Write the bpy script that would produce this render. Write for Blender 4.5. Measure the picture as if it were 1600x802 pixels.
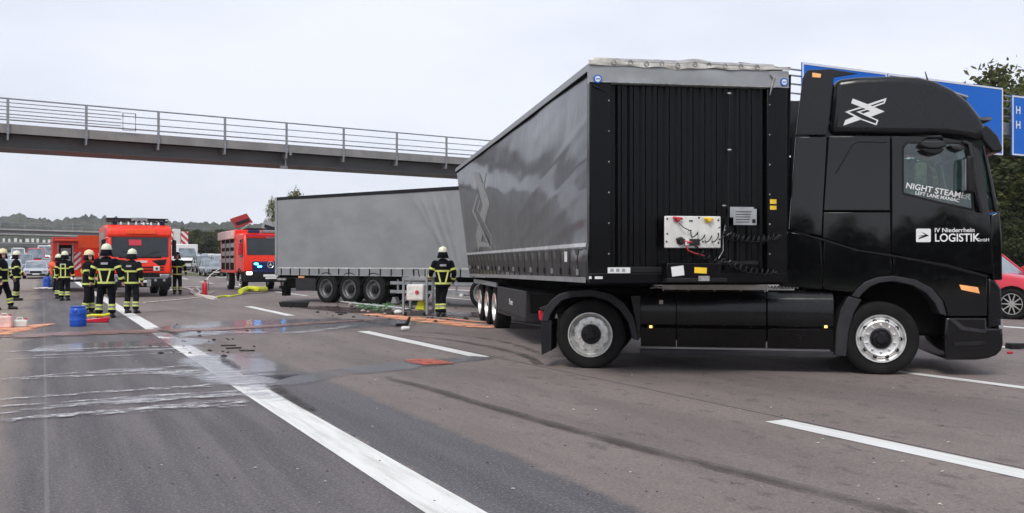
import bpy, math, random
from math import sin, cos, pi, radians as R, sqrt, atan2, exp
from mathutils import Vector, Matrix, noise
from mathutils.geometry import tessellate_polygon
random.seed(7)
S = bpy.context.scene
for o in list(bpy.data.objects): bpy.data.objects.remove(o)
C = bpy.data.collections.new('place'); S.collection.children.link(C)

# ------------------------------------------------------------------ camera, sky, sun, exposure
F, CX, HY, CH = 1450.0, 800.0, 409.5, 1.5
cd = bpy.data.cameras.new('camera'); cam = bpy.data.objects.new('camera', cd); C.objects.link(cam)
cam.location = (0, 0, CH); cam.rotation_euler = (R(90), 0, 0)
cd.sensor_width = 36; cd.lens = 36*F/1600; cd.shift_y = (HY-401)/1600
cd.clip_start = .05; cd.clip_end = 9000
S.camera = cam
S.cycles.transparent_max_bounces = 40
S.view_settings.view_transform = 'Standard'; S.view_settings.look = 'None'
S.view_settings.exposure = 0.68; S.view_settings.gamma = 1
W = bpy.data.worlds.new('World'); S.world = W; W.use_nodes = True
nt = W.node_tree; nt.nodes.clear()
sky = nt.nodes.new('ShaderNodeTexSky'); sky.sky_type = 'NISHITA'; sky.sun_disc = False
sky.sun_elevation = R(48); sky.sun_rotation = R(200)
tc = nt.nodes.new('ShaderNodeTexCoord'); mp = nt.nodes.new('ShaderNodeMapping'); mp.inputs['Scale'].default_value = (1, 1, 3.2)
n1 = nt.nodes.new('ShaderNodeTexNoise'); n1.inputs['Scale'].default_value = 1.7; n1.inputs['Detail'].default_value = 7; n1.inputs['Roughness'].default_value = .55
cr = nt.nodes.new('ShaderNodeValToRGB')
cr.color_ramp.elements[0].position = .36; cr.color_ramp.elements[0].color = (4.85, 5.1, 5.8, 1)
cr.color_ramp.elements[1].position = .66; cr.color_ramp.elements[1].color = (6.2, 6.4, 7.1, 1)
mx = nt.nodes.new('ShaderNodeMix'); mx.data_type = 'RGBA'; mx.inputs['Factor'].default_value = .94
bg = nt.nodes.new('ShaderNodeBackground'); bg.inputs['Strength'].default_value = .1
wo = nt.nodes.new('ShaderNodeOutputWorld')
nt.links.new(tc.outputs['Generated'], mp.inputs['Vector']); nt.links.new(mp.outputs[0], n1.inputs['Vector'])
nt.links.new(n1.outputs['Fac'], cr.inputs[0]); nt.links.new(sky.outputs[0], mx.inputs[6]); nt.links.new(cr.outputs[0], mx.inputs[7])
nt.links.new(mx.outputs[2], bg.inputs['Color']); nt.links.new(bg.outputs[0], wo.inputs['Surface'])
sl = bpy.data.lights.new('sun', 'SUN'); sl.energy = 1.4; sl.angle = R(20); sl.color = (1, .96, .9)
sun = bpy.data.objects.new('sun', sl); C.objects.link(sun)
_e, _a = R(48), R(200)
sun.rotation_euler = Vector((sin(_a)*cos(_e), cos(_a)*cos(_e), sin(_e))).to_track_quat('Z', 'Y').to_euler()

# ------------------------------------------------------------------ geometry of the place
def gz(Y):                                   # the carriageway climbs gently in the distance
    if Y < 60: return 0.
    if Y < 100: return (Y-60)**2*.00042
    if Y < 400: return .672+(Y-100)*.018
    return 6.07
def gp(x, y):                                # ground point seen at a pixel of the photograph
    Y = F*CH/(y-HY); return ((x-CX)*Y/F, Y)
def pz(y, Y): return CH+(HY-y)*Y/F
def px(x, Y): return (x-CX)*Y/F
RD = Vector((-.4508, .8926)); RN = Vector((.8926, .4508))      # along / across the motorway
RA = atan2(-RD.y, -RD.x)                                       # heading of oncoming traffic
def rp(d, s): p = RN*d+RD*s; return (p.x, p.y)

# ------------------------------------------------------------------ materials
class NT:
    def __init__(s, name):
        s.m = bpy.data.materials.new(name); s.m.use_nodes = True; s.t = s.m.node_tree; s.t.nodes.clear()
        s.out = s.n('OutputMaterial')
    def n(s, k, **kw):
        x = s.t.nodes.new('ShaderNode'+k)
        for a, v in kw.items(): setattr(x, a, v)
        return x
    def l(s, a, b): s.t.links.new(a, b)
    def put(s, v, sock):
        if hasattr(v, 'links') or isinstance(v, bpy.types.NodeSocket): s.l(v, sock)
        else: sock.default_value = v
    def math(s, op, a, b=0., c=0., clamp=False):
        x = s.n('Math', operation=op); x.use_clamp = clamp
        s.put(a, x.inputs[0]); s.put(b, x.inputs[1])
        if len(x.inputs) > 2: s.put(c, x.inputs[2])
        return x.outputs[0]
    def step(s, v, a, b):
        x = s.n('MapRange', interpolation_type='SMOOTHSTEP'); s.put(v, x.inputs[0])
        x.inputs[1].default_value = a; x.inputs[2].default_value = b; return x.outputs[0]
    def mix(s, f, a, b):
        x = s.n('Mix', data_type='RGBA'); s.put(f, x.inputs[0])
        s.put(a if not isinstance(a, tuple) else (*a, 1)[:4], x.inputs[6]); s.put(b if not isinstance(b, tuple) else (*b, 1)[:4], x.inputs[7]); return x.outputs[2]
    def noise(s, vec, scale, detail=4, rough=.55, sc=None):
        if sc:
            m = s.n('Mapping'); m.inputs['Scale'].default_value = sc; s.l(vec, m.inputs[0]); vec = m.outputs[0]
        x = s.n('TexNoise'); x.inputs['Scale'].default_value = scale; x.inputs['Detail'].default_value = detail; x.inputs['Roughness'].default_value = rough
        s.l(vec, x.inputs['Vector']); return x.outputs['Fac']
    def coord(s, k='Object'): return s.n('TexCoord').outputs[k]
    def bsdf(s, **kw):
        b = s.n('BsdfPrincipled')
        for k, v in kw.items(): s.put((*v, 1) if isinstance(v, tuple) and len(v) == 3 else v, b.inputs[k.replace('_', ' ')])
        s.l(b.outputs[0], s.out.inputs[0]); return b
    def bump(s, h, strength, dist=.02):
        b = s.n('Bump'); b.inputs['Strength'].default_value = strength; b.inputs['Distance'].default_value = dist; s.l(h, b.inputs['Height']); return b.outputs[0]

def mat(name, col, rough=.6, metal=0., var=.18, vs=6., bump=.0, bs=40., coat=0., emit=None, es=0., spec=.5, dirt=0., dcol=(.14, .12, .1)):
    t = NT(name); co = t.coord()
    nz = t.noise(co, vs, 5)
    c = t.mix(t.step(nz, .3, .7), tuple(x*(1-var) for x in col), tuple(min(1, x*(1+var)) for x in col))
    if dirt:
        d = t.noise(co, 1.7, 8, .7); c = t.mix(t.math('MULTIPLY', t.step(d, .5, .8), dirt), c, dcol)
    rr = t.math('ADD', rough, t.math('MULTIPLY', t.math('SUBTRACT', nz, .5), .25*min(rough, .5)*2), clamp=True)
    kw = dict(Base_Color=c, Roughness=rr, Metallic=metal)
    b = t.bsdf(**kw); b.inputs['Specular IOR Level'].default_value = spec
    if coat: b.inputs['Coat Weight'].default_value = coat; b.inputs['Coat Roughness'].default_value = .05
    if bump: t.l(t.bump(t.noise(co, bs, 3), bump), b.inputs['Normal'])
    if emit: b.inputs['Emission Color'].default_value = (*emit, 1); b.inputs['Emission Strength'].default_value = es
    return t.m
def glass(name, tint, refl=.5, rough=.02):
    t = NT(name)
    tr = t.n('BsdfTransparent'); tr.inputs[0].default_value = (*tint, 1)
    gl = t.n('BsdfGlossy'); gl.inputs['Roughness'].default_value = rough; gl.inputs[0].default_value = (.95, .97, 1, 1)
    lw = t.n('LayerWeight'); lw.inputs[0].default_value = .5
    f = t.math('ADD', t.math('MULTIPLY', t.math('POWER', lw.outputs['Facing'], 3.), refl), .07, clamp=True)
    ms = t.n('MixShader'); t.l(f, ms.inputs[0]); t.l(tr.outputs[0], ms.inputs[1]); t.l(gl.outputs[0], ms.inputs[2]); t.l(ms.outputs[0], t.out.inputs[0])
    return t.m
def sheet(name, col, rough, amount, nscale, lo, hi, stretch=(1, 1, 1), col2=None, spec=.5, edge=.55, uvn=None):
    """thin layer on the road: alpha from ribbon edge (uv.y) and noise"""
    t = NT(name); uv = t.coord('UV'); co = t.coord()
    sp = t.n('SeparateXYZ'); t.l(uv, sp.inputs[0])
    e = t.math('ABSOLUTE', t.math('SUBTRACT', t.math('MULTIPLY', sp.outputs[1], 2.), 1.))
    e2 = t.math('ABSOLUTE', t.math('SUBTRACT', t.math('MULTIPLY', sp.outputs[0], 2.), 1.))
    edg = t.math('MULTIPLY', t.math('SUBTRACT', 1., t.step(e, edge, 1.)), t.math('SUBTRACT', 1., t.step(e2, .82, 1.)))
    mm = t.n('Mapping'); mm.inputs['Rotation'].default_value = (0, 0, -atan2(RD.x, RD.y)*-1); t.l(co, mm.inputs[0])
    nz = t.noise(mm.outputs[0], nscale, 7, .65, stretch)
    if uvn:
        oi = t.n('ObjectInfo'); m2 = t.n('Mapping'); m2.inputs['Scale'].default_value = uvn; cb = t.n('CombineXYZ'); t.l(t.math('MULTIPLY', oi.outputs['Random'], 50.), cb.inputs[2]); t.l(cb.outputs[0], m2.inputs['Location']); t.l(uv, m2.inputs[0])
        nz = t.math('ADD', t.math('MULTIPLY', t.noise(m2.outputs[0], 1., 8, .72), .8), t.math('MULTIPLY', nz, .25))
    a = t.step(t.math('ADD', nz, t.math('MULTIPLY', t.math('SUBTRACT', edg, 1.), .45)), lo, hi)
    a = t.math('MULTIPLY', t.math('MULTIPLY', a, t.step(edg, 0., .3)), amount, clamp=True)
    c = t.mix(t.step(t.noise(co, nscale*2.3, 5), .35, .65), col, col2 or tuple(x*.75 for x in col))
    b = t.bsdf(Base_Color=c, Roughness=rough); b.inputs['Specular IOR Level'].default_value = spec
    t.l(a, b.inputs['Alpha']); return t.m

M = {}
def asphalt():
    t = NT('asphalt'); co = t.coord()
    def dot(v):
        x = t.n('VectorMath', operation='DOT_PRODUCT'); t.l(co, x.inputs[0]); x.inputs[1].default_value = v; return x.outputs['Value']
    d = dot((RN.x, RN.y, 0)); s = dot((RD.x, RD.y, 0))
    cb = t.n('CombineXYZ'); t.l(d, cb.inputs[0]); t.l(s, cb.inputs[1]); v = cb.outputs[0]
    big = t.noise(v, .55, 5, .6, (1.6, .35, 1)); streak = t.noise(v, 1.3, 5, .6, (2.2, .12, 1)); mid = t.noise(v, 4, 6, .65)
    grain = t.noise(v, 46, 3, .9); g2 = t.noise(v, 19, 5, .9)
    c = t.mix(t.step(big, .35, .65), (.158, .128, .118), (.222, .182, .167))
    jag = t.math('ADD', d, t.math('MULTIPLY', t.math('SUBTRACT', t.noise(v, 2.6, 5, .7), .5), .34))
    left = t.math('SUBTRACT', 1., t.step(jag, 2.2, 2.35))
    lane = t.mix(t.step(streak, .35, .65), (.072, .064, .072), (.130, .117, .122))
    c = t.mix(left, c, lane)
    band = t.math('MULTIPLY', t.step(jag, 2.3, 2.42), t.math('SUBTRACT', 1., t.step(jag, 3.15, 3.3)))
    band = t.math('MULTIPLY', band, t.math('SUBTRACT', 1., t.step(s, 9., 17.)))
    c = t.mix(t.math('MULTIPLY', band, .9), c, t.mix(t.step(streak, .35, .65), (.054, .057, .068), (.088, .091, .104)))
    sh = t.math('SUBTRACT', 1., t.step(t.math('ADD', d, t.math('MULTIPLY', t.math('SUBTRACT', big, .5), 1.2)), -.55, -.1))
    c = t.mix(t.math('MULTIPLY', sh, .75), c, (.30, .25, .205))
    # wheel-polished tracks
    for dc in (4.3, 8.4, 12.6): 
        w = t.math('SUBTRACT', 1., t.step(t.math('ABSOLUTE', t.math('SUBTRACT', d, dc)), .3, 1.6))
        c = t.mix(t.math('MULTIPLY', w, .16), c, (.10, .09, .085))
    # dark scuffs strewn across
    sc = t.noise(v, 3.2, 5, .6, (1.9, .9, 1)); c = t.mix(t.math('MULTIPLY', t.math('MULTIPLY', t.step(sc, .57, .64), .75), t.step(jag, 3.3, 4.)), c, (.10, .085, .078))
    st = t.step(mid, .3, .7); c = t.mix(t.math('MULTIPLY', st, .14), c, (.10, .09, .088))
    c = t.mix(t.math('MULTIPLY', t.step(grain, .50, .68), .55), c, (.42, .38, .36)); c = t.mix(t.math('MULTIPLY', t.step(g2, .49, .65), .45), c, (.05, .045, .045))
    # sealed joints: fine lines
    for dc, w in ((0.02, .018), (-.75, .012)):
        ln = t.math('SUBTRACT', 1., t.step(t.math('ABSOLUTE', t.math('ADD', t.math('SUBTRACT', d, dc), t.math('MULTIPLY', t.math('SUBTRACT', mid, .5), .02))), w*.5, w))
        c = t.mix(t.math('MULTIPLY', ln, .55), c, (.2, .18, .175) if dc > 0 else (.05, .045, .04))
    ln = t.math('SUBTRACT', 1., t.step(t.math('ABSOLUTE', t.math('ADD', t.math('SUBTRACT', d, 6.36), t.math('MULTIPLY', t.math('SUBTRACT', mid, .5), .03))), .006, .016))
    c = t.mix(ln, c, (.018, .017, .017))
    b = t.bsdf(Base_Color=c, Roughness=t.math('ADD', .62, t.math('MULTIPLY', grain, .3)))
    b.inputs['Specular IOR Level'].default_value = .35
    t.l(t.bump(t.math('ADD', grain, t.math('MULTIPLY', g2, .8)), .55, .012), b.inputs['Normal'])
    return t.m
def paintline():
    t = NT('road_paint'); co = t.coord(); a = t.noise(co, 9, 7, .7); g = t.noise(co, 70, 3, .7)
    mm = t.n('Mapping'); mm.inputs['Rotation'].default_value = (0, 0, -.4677); t.l(co, mm.inputs[0]); st = t.noise(mm.outputs[0], 14, 6, .7, (1, .06, 1)); c = t.mix(t.step(st, .3, .6), (.56, .55, .52), (.74, .74, .72)); w = t.step(t.math('ADD', g, t.math('MULTIPLY', a, .4)), .8, .95)
    c = t.mix(t.math('MULTIPLY', w, .6), c, (.2, .19, .18)); b = t.bsdf(Base_Color=c, Roughness=.6); t.l(t.bump(g, .4, .01), b.inputs['Normal']); return t.m
def foliage(name, c1, c2, vs=1.1):
    t = NT(name); co = t.coord(); n = t.noise(co, vs, 4); n2 = t.noise(co, 9, 2)
    c = t.mix(t.step(n, .35, .65), c1, c2); c = t.mix(t.math('MULTIPLY', n2, .5), c, tuple(x*.5 for x in c1))
    b = t.bsdf(Base_Color=c, Roughness=.65); b.inputs['Specular IOR Level'].default_value = .25
    tl = t.n('BsdfTranslucent'); t.put(c, tl.inputs[0]); ms = t.n('MixShader'); ms.inputs[0].default_value = .3
    t.l(b.outputs[0], ms.inputs[1]); t.l(tl.outputs[0], ms.inputs[2]); t.l(ms.outputs[0], t.out.inputs[0]); return t.m
def blackpaint(name, col, rough, wav=.05, ws=2.2, coat=.4, spec=.5):
    t = NT(name); co = t.coord(); n = t.noise(co, ws, 3); f = t.noise(co, 14, 6, .7)
    c = t.mix(t.math('MULTIPLY', t.step(f, .5, .8), .25), col, tuple(x*2.2+.004 for x in col))
    b = t.bsdf(Base_Color=c, Roughness=t.math('ADD', rough, t.math('MULTIPLY', t.step(f, .45, .8), .12)))
    b.inputs['Coat Weight'].default_value = coat; b.inputs['Coat Roughness'].default_value = .04; b.inputs['Specular IOR Level'].default_value = spec
    t.l(t.bump(n, wav, .25), b.inputs['Normal']); return t.m
def curtain(name, col, rough, coat):
    t = NT(name); co = t.coord(); n = t.noise(co, .9, 4); weave = t.noise(co, 60, 2); st = t.noise(co, 2.6, 6, .7, (1, 1, .35))
    c = t.mix(t.step(n, .35, .65), tuple(x*.93 for x in col), tuple(x*1.06 for x in col)); c = t.mix(t.math('MULTIPLY', t.step(st, .55, .8), .16), c, tuple(x*.6 for x in col))
    b = t.bsdf(Base_Color=c, Roughness=t.math('ADD', rough, t.math('MULTIPLY', st, .12)))
    b.inputs['Coat Weight'].default_value = coat; b.inputs['Coat Roughness'].default_value = .12
    t.l(t.bump(t.math('ADD', t.math('MULTIPLY', n, 4.), t.math('MULTIPLY', weave, .03)), .25, .04), b.inputs['Normal']); return t.m
M['asphalt'] = asphalt(); M['line'] = paintline(); M['darkred'] = mat('dark_red_lining', (.28, .012, .016), .5)
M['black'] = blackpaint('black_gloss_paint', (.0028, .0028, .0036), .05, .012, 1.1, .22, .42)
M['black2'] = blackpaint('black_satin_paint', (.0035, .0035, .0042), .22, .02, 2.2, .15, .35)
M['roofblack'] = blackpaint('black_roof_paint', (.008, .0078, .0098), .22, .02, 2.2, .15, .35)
M['head'] = blackpaint('headboard_paint', (.0016, .0016, .0028), .28, .03, 3, .05, .2)
M['plastic'] = mat('grey_plastic', (.024, .024, .028), .5, bump=.1, bs=200, spec=.3)
M['darkplastic'] = mat('dark_plastic', (.010, .010, .012), .55, var=.3, spec=.25)
M['rubber'] = mat('tyre_rubber', (.009, .009, .009), .8, var=.35, bump=.15, bs=60, dirt=.25, dcol=(.035, .032, .03), spec=.2)
M['alu'] = mat('alloy', (.72, .72, .70), .34, .75, var=.1, vs=22, dirt=.25, dcol=(.16, .14, .12))
M['dirtyalu'] = mat('dirty_rim', (.34, .34, .33), .5, .5, var=.3, vs=14, dirt=.6, dcol=(.09, .08, .07))
M['chrome'] = mat('bright_steel', (.50, .49, .46), .35, .35, var=.15, vs=10)
M['darkrim'] = mat('dark_rim', (.16, .16, .165), .5, .5, var=.3, vs=14, dirt=.6, dcol=(.05, .045, .04))
M['skirtcloth'] = mat('matt_curtain_skirt', (.038, .036, .034), .55, var=.2, vs=3, spec=.3, dirt=.4, dcol=(.07, .06, .05))
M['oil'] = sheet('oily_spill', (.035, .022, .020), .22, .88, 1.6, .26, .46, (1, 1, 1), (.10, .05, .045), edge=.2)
M['steel'] = mat('galvanised_steel', (.28, .29, .30), .5, .4, var=.12, vs=5)
M['chassis'] = mat('chassis_black', (.004, .004, .004), .8, var=.4, vs=9, spec=.08)
M['curt1'] = curtain('dark_grey_curtain', (.038, .038, .042), .27, .42)
M['curt2'] = curtain('grey_curtain', (.235, .24, .247), .42, .12)
M['curtstripe'] = mat('pale_stripe', (.5, .5, .5), .4)
M['curtlogo'] = mat('grey_print', (.27, .27, .27), .45)
M['silver'] = mat('silver_band', (.30, .31, .32), .42, .3, var=.1, vs=3, dirt=.3)
M['cream'] = mat('torn_tarpaulin', (.40, .385, .35), .6, var=.3, vs=7, bump=.3, bs=14, dirt=.8, dcol=(.16, .13, .10))
M['roofgrey'] = mat('roof_tarpaulin', (.33, .33, .33), .6, var=.15, dirt=.4)
M['white'] = mat('white_paint', (.75, .75, .73), .4, var=.06, dirt=.2)
M['dirtywhite'] = mat('dirty_white', (.66, .66, .63), .55, var=.1, dirt=.35, dcol=(.3, .28, .25))
M['print'] = mat('white_print', (.72, .72, .72), .5, var=.05)
M['label'] = mat('grey_label', (.3, .31, .33), .5)
M['yellow'] = mat('yellow_sticker', (.8, .52, .03), .5)
M['amber'] = mat('lit_amber_lamp', (.8, .4, .05), .3, emit=(1, .6, .15), es=1.6)
M['amberd'] = mat('amber_marker', (.75, .33, .12), .15, emit=(1, .5, .2), es=.15)
M['redlamp'] = mat('red_lamp', (.5, .015, .03), .2)
M['red'] = mat('fire_red', (.90, .034, .008), .3, var=.08, coat=.15)
M['orange'] = mat('dayglow_orange', (.95, .10, .02), .4, var=.06)
M['redpaint'] = mat('car_red', (.55, .01, .03), .2, var=.05, coat=.7)
M['pink'] = mat('faded_red_white', (.72, .5, .47), .5)
M['navy'] = mat('navy_grille', (.012, .02, .09), .3)
M['blueled'] = mat('blue_flasher', (.05, .3, .9), .3, emit=(.03, .42, 1.), es=14.)
M['headlit'] = mat('lit_headlamp', (.9, .9, .8), .2, emit=(1, 1, .8), es=5.)
M['headoff'] = mat('headlamp', (.45, .47, .5), .12, .5)
M['glassdark'] = mat('dark_glass', (.02, .024, .028), .04, var=.3, vs=1.5)
M['glass_skytone'] = mat('sky_pale_glass', (.17, .20, .23), .08, var=.3, vs=2)  # car windows: sky reflection put into the pale base colour
M['cabglass'] = glass('cab_glass', (.60, .72, .69), .22)
M['wsglass'] = glass('windscreen_glass', (.5, .62, .66), .9)
M['seat'] = mat('seat_fabric', (.10, .105, .11), .9)
M['cushion'] = mat('pale_cushion', (.62, .62, .42), .9, var=.25, vs=14)
M['blue'] = mat('traffic_sign_blue', (.004, .125, .56), .45, var=.04, spec=.2)
M['barrel'] = mat('blue_barrel_plastic', (.01, .08, .45), .35, var=.1)
M['concrete'] = mat('grey_concrete', (.32, .31, .30), .85, var=.12, vs=1.2, bump=.2, bs=20, dirt=.4)
M['bridgefascia'] = mat('bridge_fascia', (.24, .235, .23), .7, var=.14, vs=.8, dirt=.55)
M['bridgegirder'] = mat('bridge_girder', (.105, .105, .108), .6, var=.12, vs=.7, dirt=.4, dcol=(.06, .058, .055))
M['rail'] = mat('railing_grey', (.25, .26, .28), .5, .2)
M['leafA'] = foliage('leaf_olive', (.055, .075, .022), (.17, .17, .05))
M['leafB'] = foliage('leaf_dark', (.028, .045, .016), (.085, .10, .035))
M['leafC'] = foliage('leaf_yellow', (.10, .12, .03), (.26, .25, .07))
M['hill'] = foliage('hill_woods', (.045, .06, .04), (.12, .12, .075), .012)
M['grass'] = mat('verge_grass', (.06, .075, .025), .9, var=.4, vs=.3, bump=.5, bs=8)
M['bark'] = mat('bark', (.07, .055, .04), .9, var=.3, bump=.5, bs=12)
M['skin'] = mat('skin', (.52, .30, .21), .55, var=.08)
M['helmetyellow'] = mat('yellowed_helmet', (.76, .66, .38), .4, var=.08, dirt=.3)
M['gearworn'] = mat('worn_turnout_cloth', (.010, .0105, .013), .9, var=.4, vs=9, bump=.4, bs=18, spec=.15, dirt=.5, dcol=(.04, .035, .03))
M['gear'] = mat('turnout_cloth', (.0038, .0045, .0085), .9, var=.3, vs=12, bump=.4, bs=18, spec=.15)
M['glove'] = mat('glove_leather', (.09, .07, .05), .8)
M['boot'] = mat('boot_rubber', (.012, .011, .01), .5)
M['reflex'] = mat('lime_reflective_tape', (.60, .66, .17), .5, var=.12, vs=30, emit=(.5, .6, .1), es=.0)
M['reflexsilver'] = mat('silver_tape', (.5, .52, .5), .4)
M['helmet'] = mat('cream_helmet', (.74, .73, .56), .32, var=.06, dirt=.2)
M['hair'] = mat('eye_dark', (.02, .015, .012), .5)
M['hivis'] = mat('hose_yellow', (.62, .66, .02), .55, var=.2, vs=20)
M['hose'] = mat('pale_hose', (.62, .55, .50), .7, var=.25, vs=14)
M['powder'] = sheet('orange_binder', (.75, .27, .13), .9, .9, 2.4, .30, .55, (.8, 1, 1), (.82, .42, .26), edge=.3)
M['redspill'] = sheet('rusty_spill', (.19, .058, .045), .35, .9, 2.6, .24, .44, (1, 1, 1), (.22, .12, .10), edge=.0)
M['redspot'] = sheet('red_binder', (.55, .13, .08), .8, .85, 4., .28, .5, (1, 1, 1), edge=.2)
M['foam'] = sheet('dried_foam_run', (.72, .72, .72), .7, .85, 12.0, .47, .64, (1, 1, 1), (.45, .45, .46), edge=.1, uvn=(14, 6.5, 1))
M['foamfine'] = sheet('foam_film', (.68, .68, .72), .35, .78, 3.4, .36, .72, (.5, 1.6, 1), (.5, .5, .53), edge=.1)
M['wet'] = sheet('wet_film', (.20, .20, .235), .14, .72, .9, .30, .52, (1, .5, 1), (.23, .23, .26), spec=.6, edge=.25)
M['skid'] = sheet('tyre_rubber_mark', (.052, .043, .039), .8, .58, 5., .22, .62, (1, .3, 1), edge=.62)
M['skid2'] = sheet('faint_tyre_mark', (.045, .038, .035), .8, .6, 6., .36, .66, (1, .3, 1), edge=.4)
M['crumbs'] = mat('crumbs', (.03, .028, .026), .8, var=.5)
M['palecrumb'] = mat('pale_crumbs', (.5, .46, .38), .8, var=.3)
M['green'] = mat('green_scraps', (.06, .13, .06), .8, var=.4, vs=20)
M['cable'] = mat('cable_black', (.012, .012, .012), .4)
M['redcap'] = mat('red_coupling', (.5, .03, .05), .4)
M['silvercar'] = mat('silver_car_paint', (.50, .53, .58), .25, .4, var=.05, coat=.5)
M['bluegreycar'] = mat('blue_grey_car', (.25, .29, .36), .3, .3, coat=.5)
M['darkcar'] = mat('dark_car', (.05, .06, .065), .25, .3, coat=.5)
M['greycar'] = mat('grey_car', (.22, .25, .26), .3, .3, coat=.5)
M['handset'] = mat('orange_cloth', (.8, .12, .05), .8)
def chevrons(fq=3.2):
    t = NT('red_white_chevrons'); co = t.coord(); sp = t.n('SeparateXYZ'); t.l(co, sp.inputs[0])
    v = t.math('FRACT', t.math('MULTIPLY', t.math('ADD', sp.outputs[1], sp.outputs[2]), fq))
    t.bsdf(Base_Color=t.mix(t.step(v, .48, .52), (.72, .70, .68), (.55, .03, .05)), Roughness=.45); return t.m
M['chev'] = chevrons(); M['chevwide'] = chevrons(1.3)

# ------------------------------------------------------------------ builders
class MB:
    def __init__(s): s.v = []; s.f = []; s.uv = None
    def add(s, vs, fs):
        b = len(s.v); s.v += [tuple(p) for p in vs]; s.f += [tuple(i+b for i in q) for q in fs]; return s
    def box(s, x0, x1, y0, y1, z0, z1, rot=None):
        vs = [(x, y, z) for x in (x0, x1) for y in (y0, y1) for z in (z0, z1)]
        if rot is not None:
            c = Vector(((x0+x1)/2, (y0+y1)/2, (z0+z1)/2)); vs = [c+rot@(Vector(p)-c) for p in vs]
        return s.add(vs, [(0, 1, 3, 2), (4, 6, 7, 5), (0, 4, 5, 1), (2, 3, 7, 6), (0, 2, 6, 4), (1, 5, 7, 3)])
    def prism(s, poly, y0, y1, holes=(), ax='y'):
        """poly of (x,z) extruded along y (ax='y'), of (y,z) along x, or of (x,y) along z"""
        P = (lambda a, b, d: (a, d, b)) if ax == 'y' else ((lambda a, b, d: (d, a, b)) if ax == 'x' else (lambda a, b, d: (a, b, d)))
        loops = [list(poly)]+[list(h) for h in holes]
        flat = [p for L in loops for p in L]; n = len(flat)
        vs = [P(a, b, y0) for a, b in flat]+[P(a, b, y1) for a, b in flat]
        if holes: tris = tessellate_polygon([[Vector((a, b, 0)) for a, b in L] for L in loops]); fs = [tuple(t) for t in tris]+[tuple(i+n for i in t)[::-1] for t in tris]
        else: fs = [tuple(range(n)), tuple(range(2*n-1, n-1, -1))]
        k = 0
        for L in loops:
            m = len(L)
            for i in range(m): j = (i+1) % m; fs.append((k+i, k+j, k+j+n, k+i+n))
            k += m
        return s.add(vs, fs)
    def loft(s, rings, cap=True):
        n = len(rings[0]); vs = [p for r in rings for p in r]; fs = []
        for k in range(len(rings)-1):
            for i in range(n): j = (i+1) % n; fs.append((k*n+i, k*n+j, (k+1)*n+j, (k+1)*n+i))
        if cap: fs += [tuple(range(n))[::-1], tuple(range((len(rings)-1)*n, len(rings)*n))]
        return s.add(vs, fs)
    def tube(s, pts, r, n=8, closed=False):
        pts = [Vector(p) for p in pts]; rings = []; m = len(pts)
        for i, p in enumerate(pts):
            a = pts[i-1] if i > 0 or closed else p; b = pts[(i+1) % m] if i < m-1 or closed else p
            d = (b-a).normalized(); u = d.cross(Vector((0, 0, 1)))
            if u.length < .05: u = d.cross(Vector((0, 1, 0)))
            u.normalize(); w = u.cross(d); rr = r[i] if isinstance(r, (list, tuple)) else r
            rings.append([p+u*(rr*cos(2*pi*k/n))+w*(rr*sin(2*pi*k/n)) for k in range(n)])
        if closed: rings.append(rings[0])
        return s.loft(rings, not closed)
    def lathe(s, prof, n=32, o=(0, 0, 0), ax='y', sx=1., sy=1., cap=True):
        rings = []
        for r, h in prof:
            ring = []
            for k in range(n):
                a = 2*pi*k/n; c, d = r*cos(a), r*sin(a)
                if ax == 'y': p = (o[0]+c, o[1]+h, o[2]+d)
                elif ax == 'z': p = (o[0]+c*sx, o[1]+d*sy, o[2]+h)
                else: p = (o[0]+h, o[1]+c, o[2]+d)
                ring.append(p)
            rings.append(ring)
        return s.loft(rings, cap)
    def ball(s, c, r, n=10, rot=None):
        r = (r, r, r) if not isinstance(r, (tuple, list)) else r; rings = []; c = Vector(c)
        for i in range(n+1):
            t = -pi/2+pi*i/n; rr = max(cos(t), .02); ring = []
            for k in range(n*2):
                q = Vector((r[0]*rr*cos(pi*k/n), r[1]*rr*sin(pi*k/n), r[2]*sin(t)))
                ring.append(c+(rot@q if rot else q))
            rings.append(ring)
        return s.loft(rings)
    def cap(s, a, b, ra, rb, n=10):
        a, b = Vector(a), Vector(b); d = (b-a); L = d.length; d.normalize(); pts = []; rs = []
        for t in (-.98, -.8, -.45, 0): pts.append(a+d*ra*t); rs.append(ra*sqrt(1-t*t))
        for t in (0, .45, .8, .98): pts.append(b+d*rb*t); rs.append(rb*sqrt(1-t*t))
        return s.tube(pts, rs, n)
    def grid(s, fn, nu, nv, uv=False):
        b = len(s.v)
        for i in range(nu+1):
            for j in range(nv+1): s.v.append(tuple(fn(i/nu, j/nv)))
        for i in range(nu):
            for j in range(nv):
                a = b+i*(nv+1)+j; s.f.append((a, a+nv+1, a+nv+2, a+1))
        if uv:
            s.uv = s.uv or []; s.uv += [(i/nu, j/nv) for i in range(nu+1) for j in range(nv+1)]
        return s
    def mesh(s, name, m, smooth=35):
        me = bpy.data.meshes.new(name); me.from_pydata(s.v, [], s.f)
        if s.uv:
            L = me.uv_layers.new(name='uv')
            for lp in me.loops: L.data[lp.index].uv = s.uv[lp.vertex_index]
        me.materials.append(M[m] if isinstance(m, str) else m)
        if smooth:
            me.polygons.foreach_set('use_smooth', [True]*len(me.polygons)); me.set_sharp_from_angle(angle=R(smooth))
        me.update(); return me
    def build(s, name, m, parent=None, bevel=0, seg=2, smooth=35, label=None, fix=False):
        me = s.mesh(name, m, smooth)
        if fix or bevel:
            import bmesh
            bm = bmesh.new(); bm.from_mesh(me); bmesh.ops.recalc_face_normals(bm, faces=bm.faces); bm.to_mesh(me); bm.free()
        return link(name, me, parent, bevel, seg, label)
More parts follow.
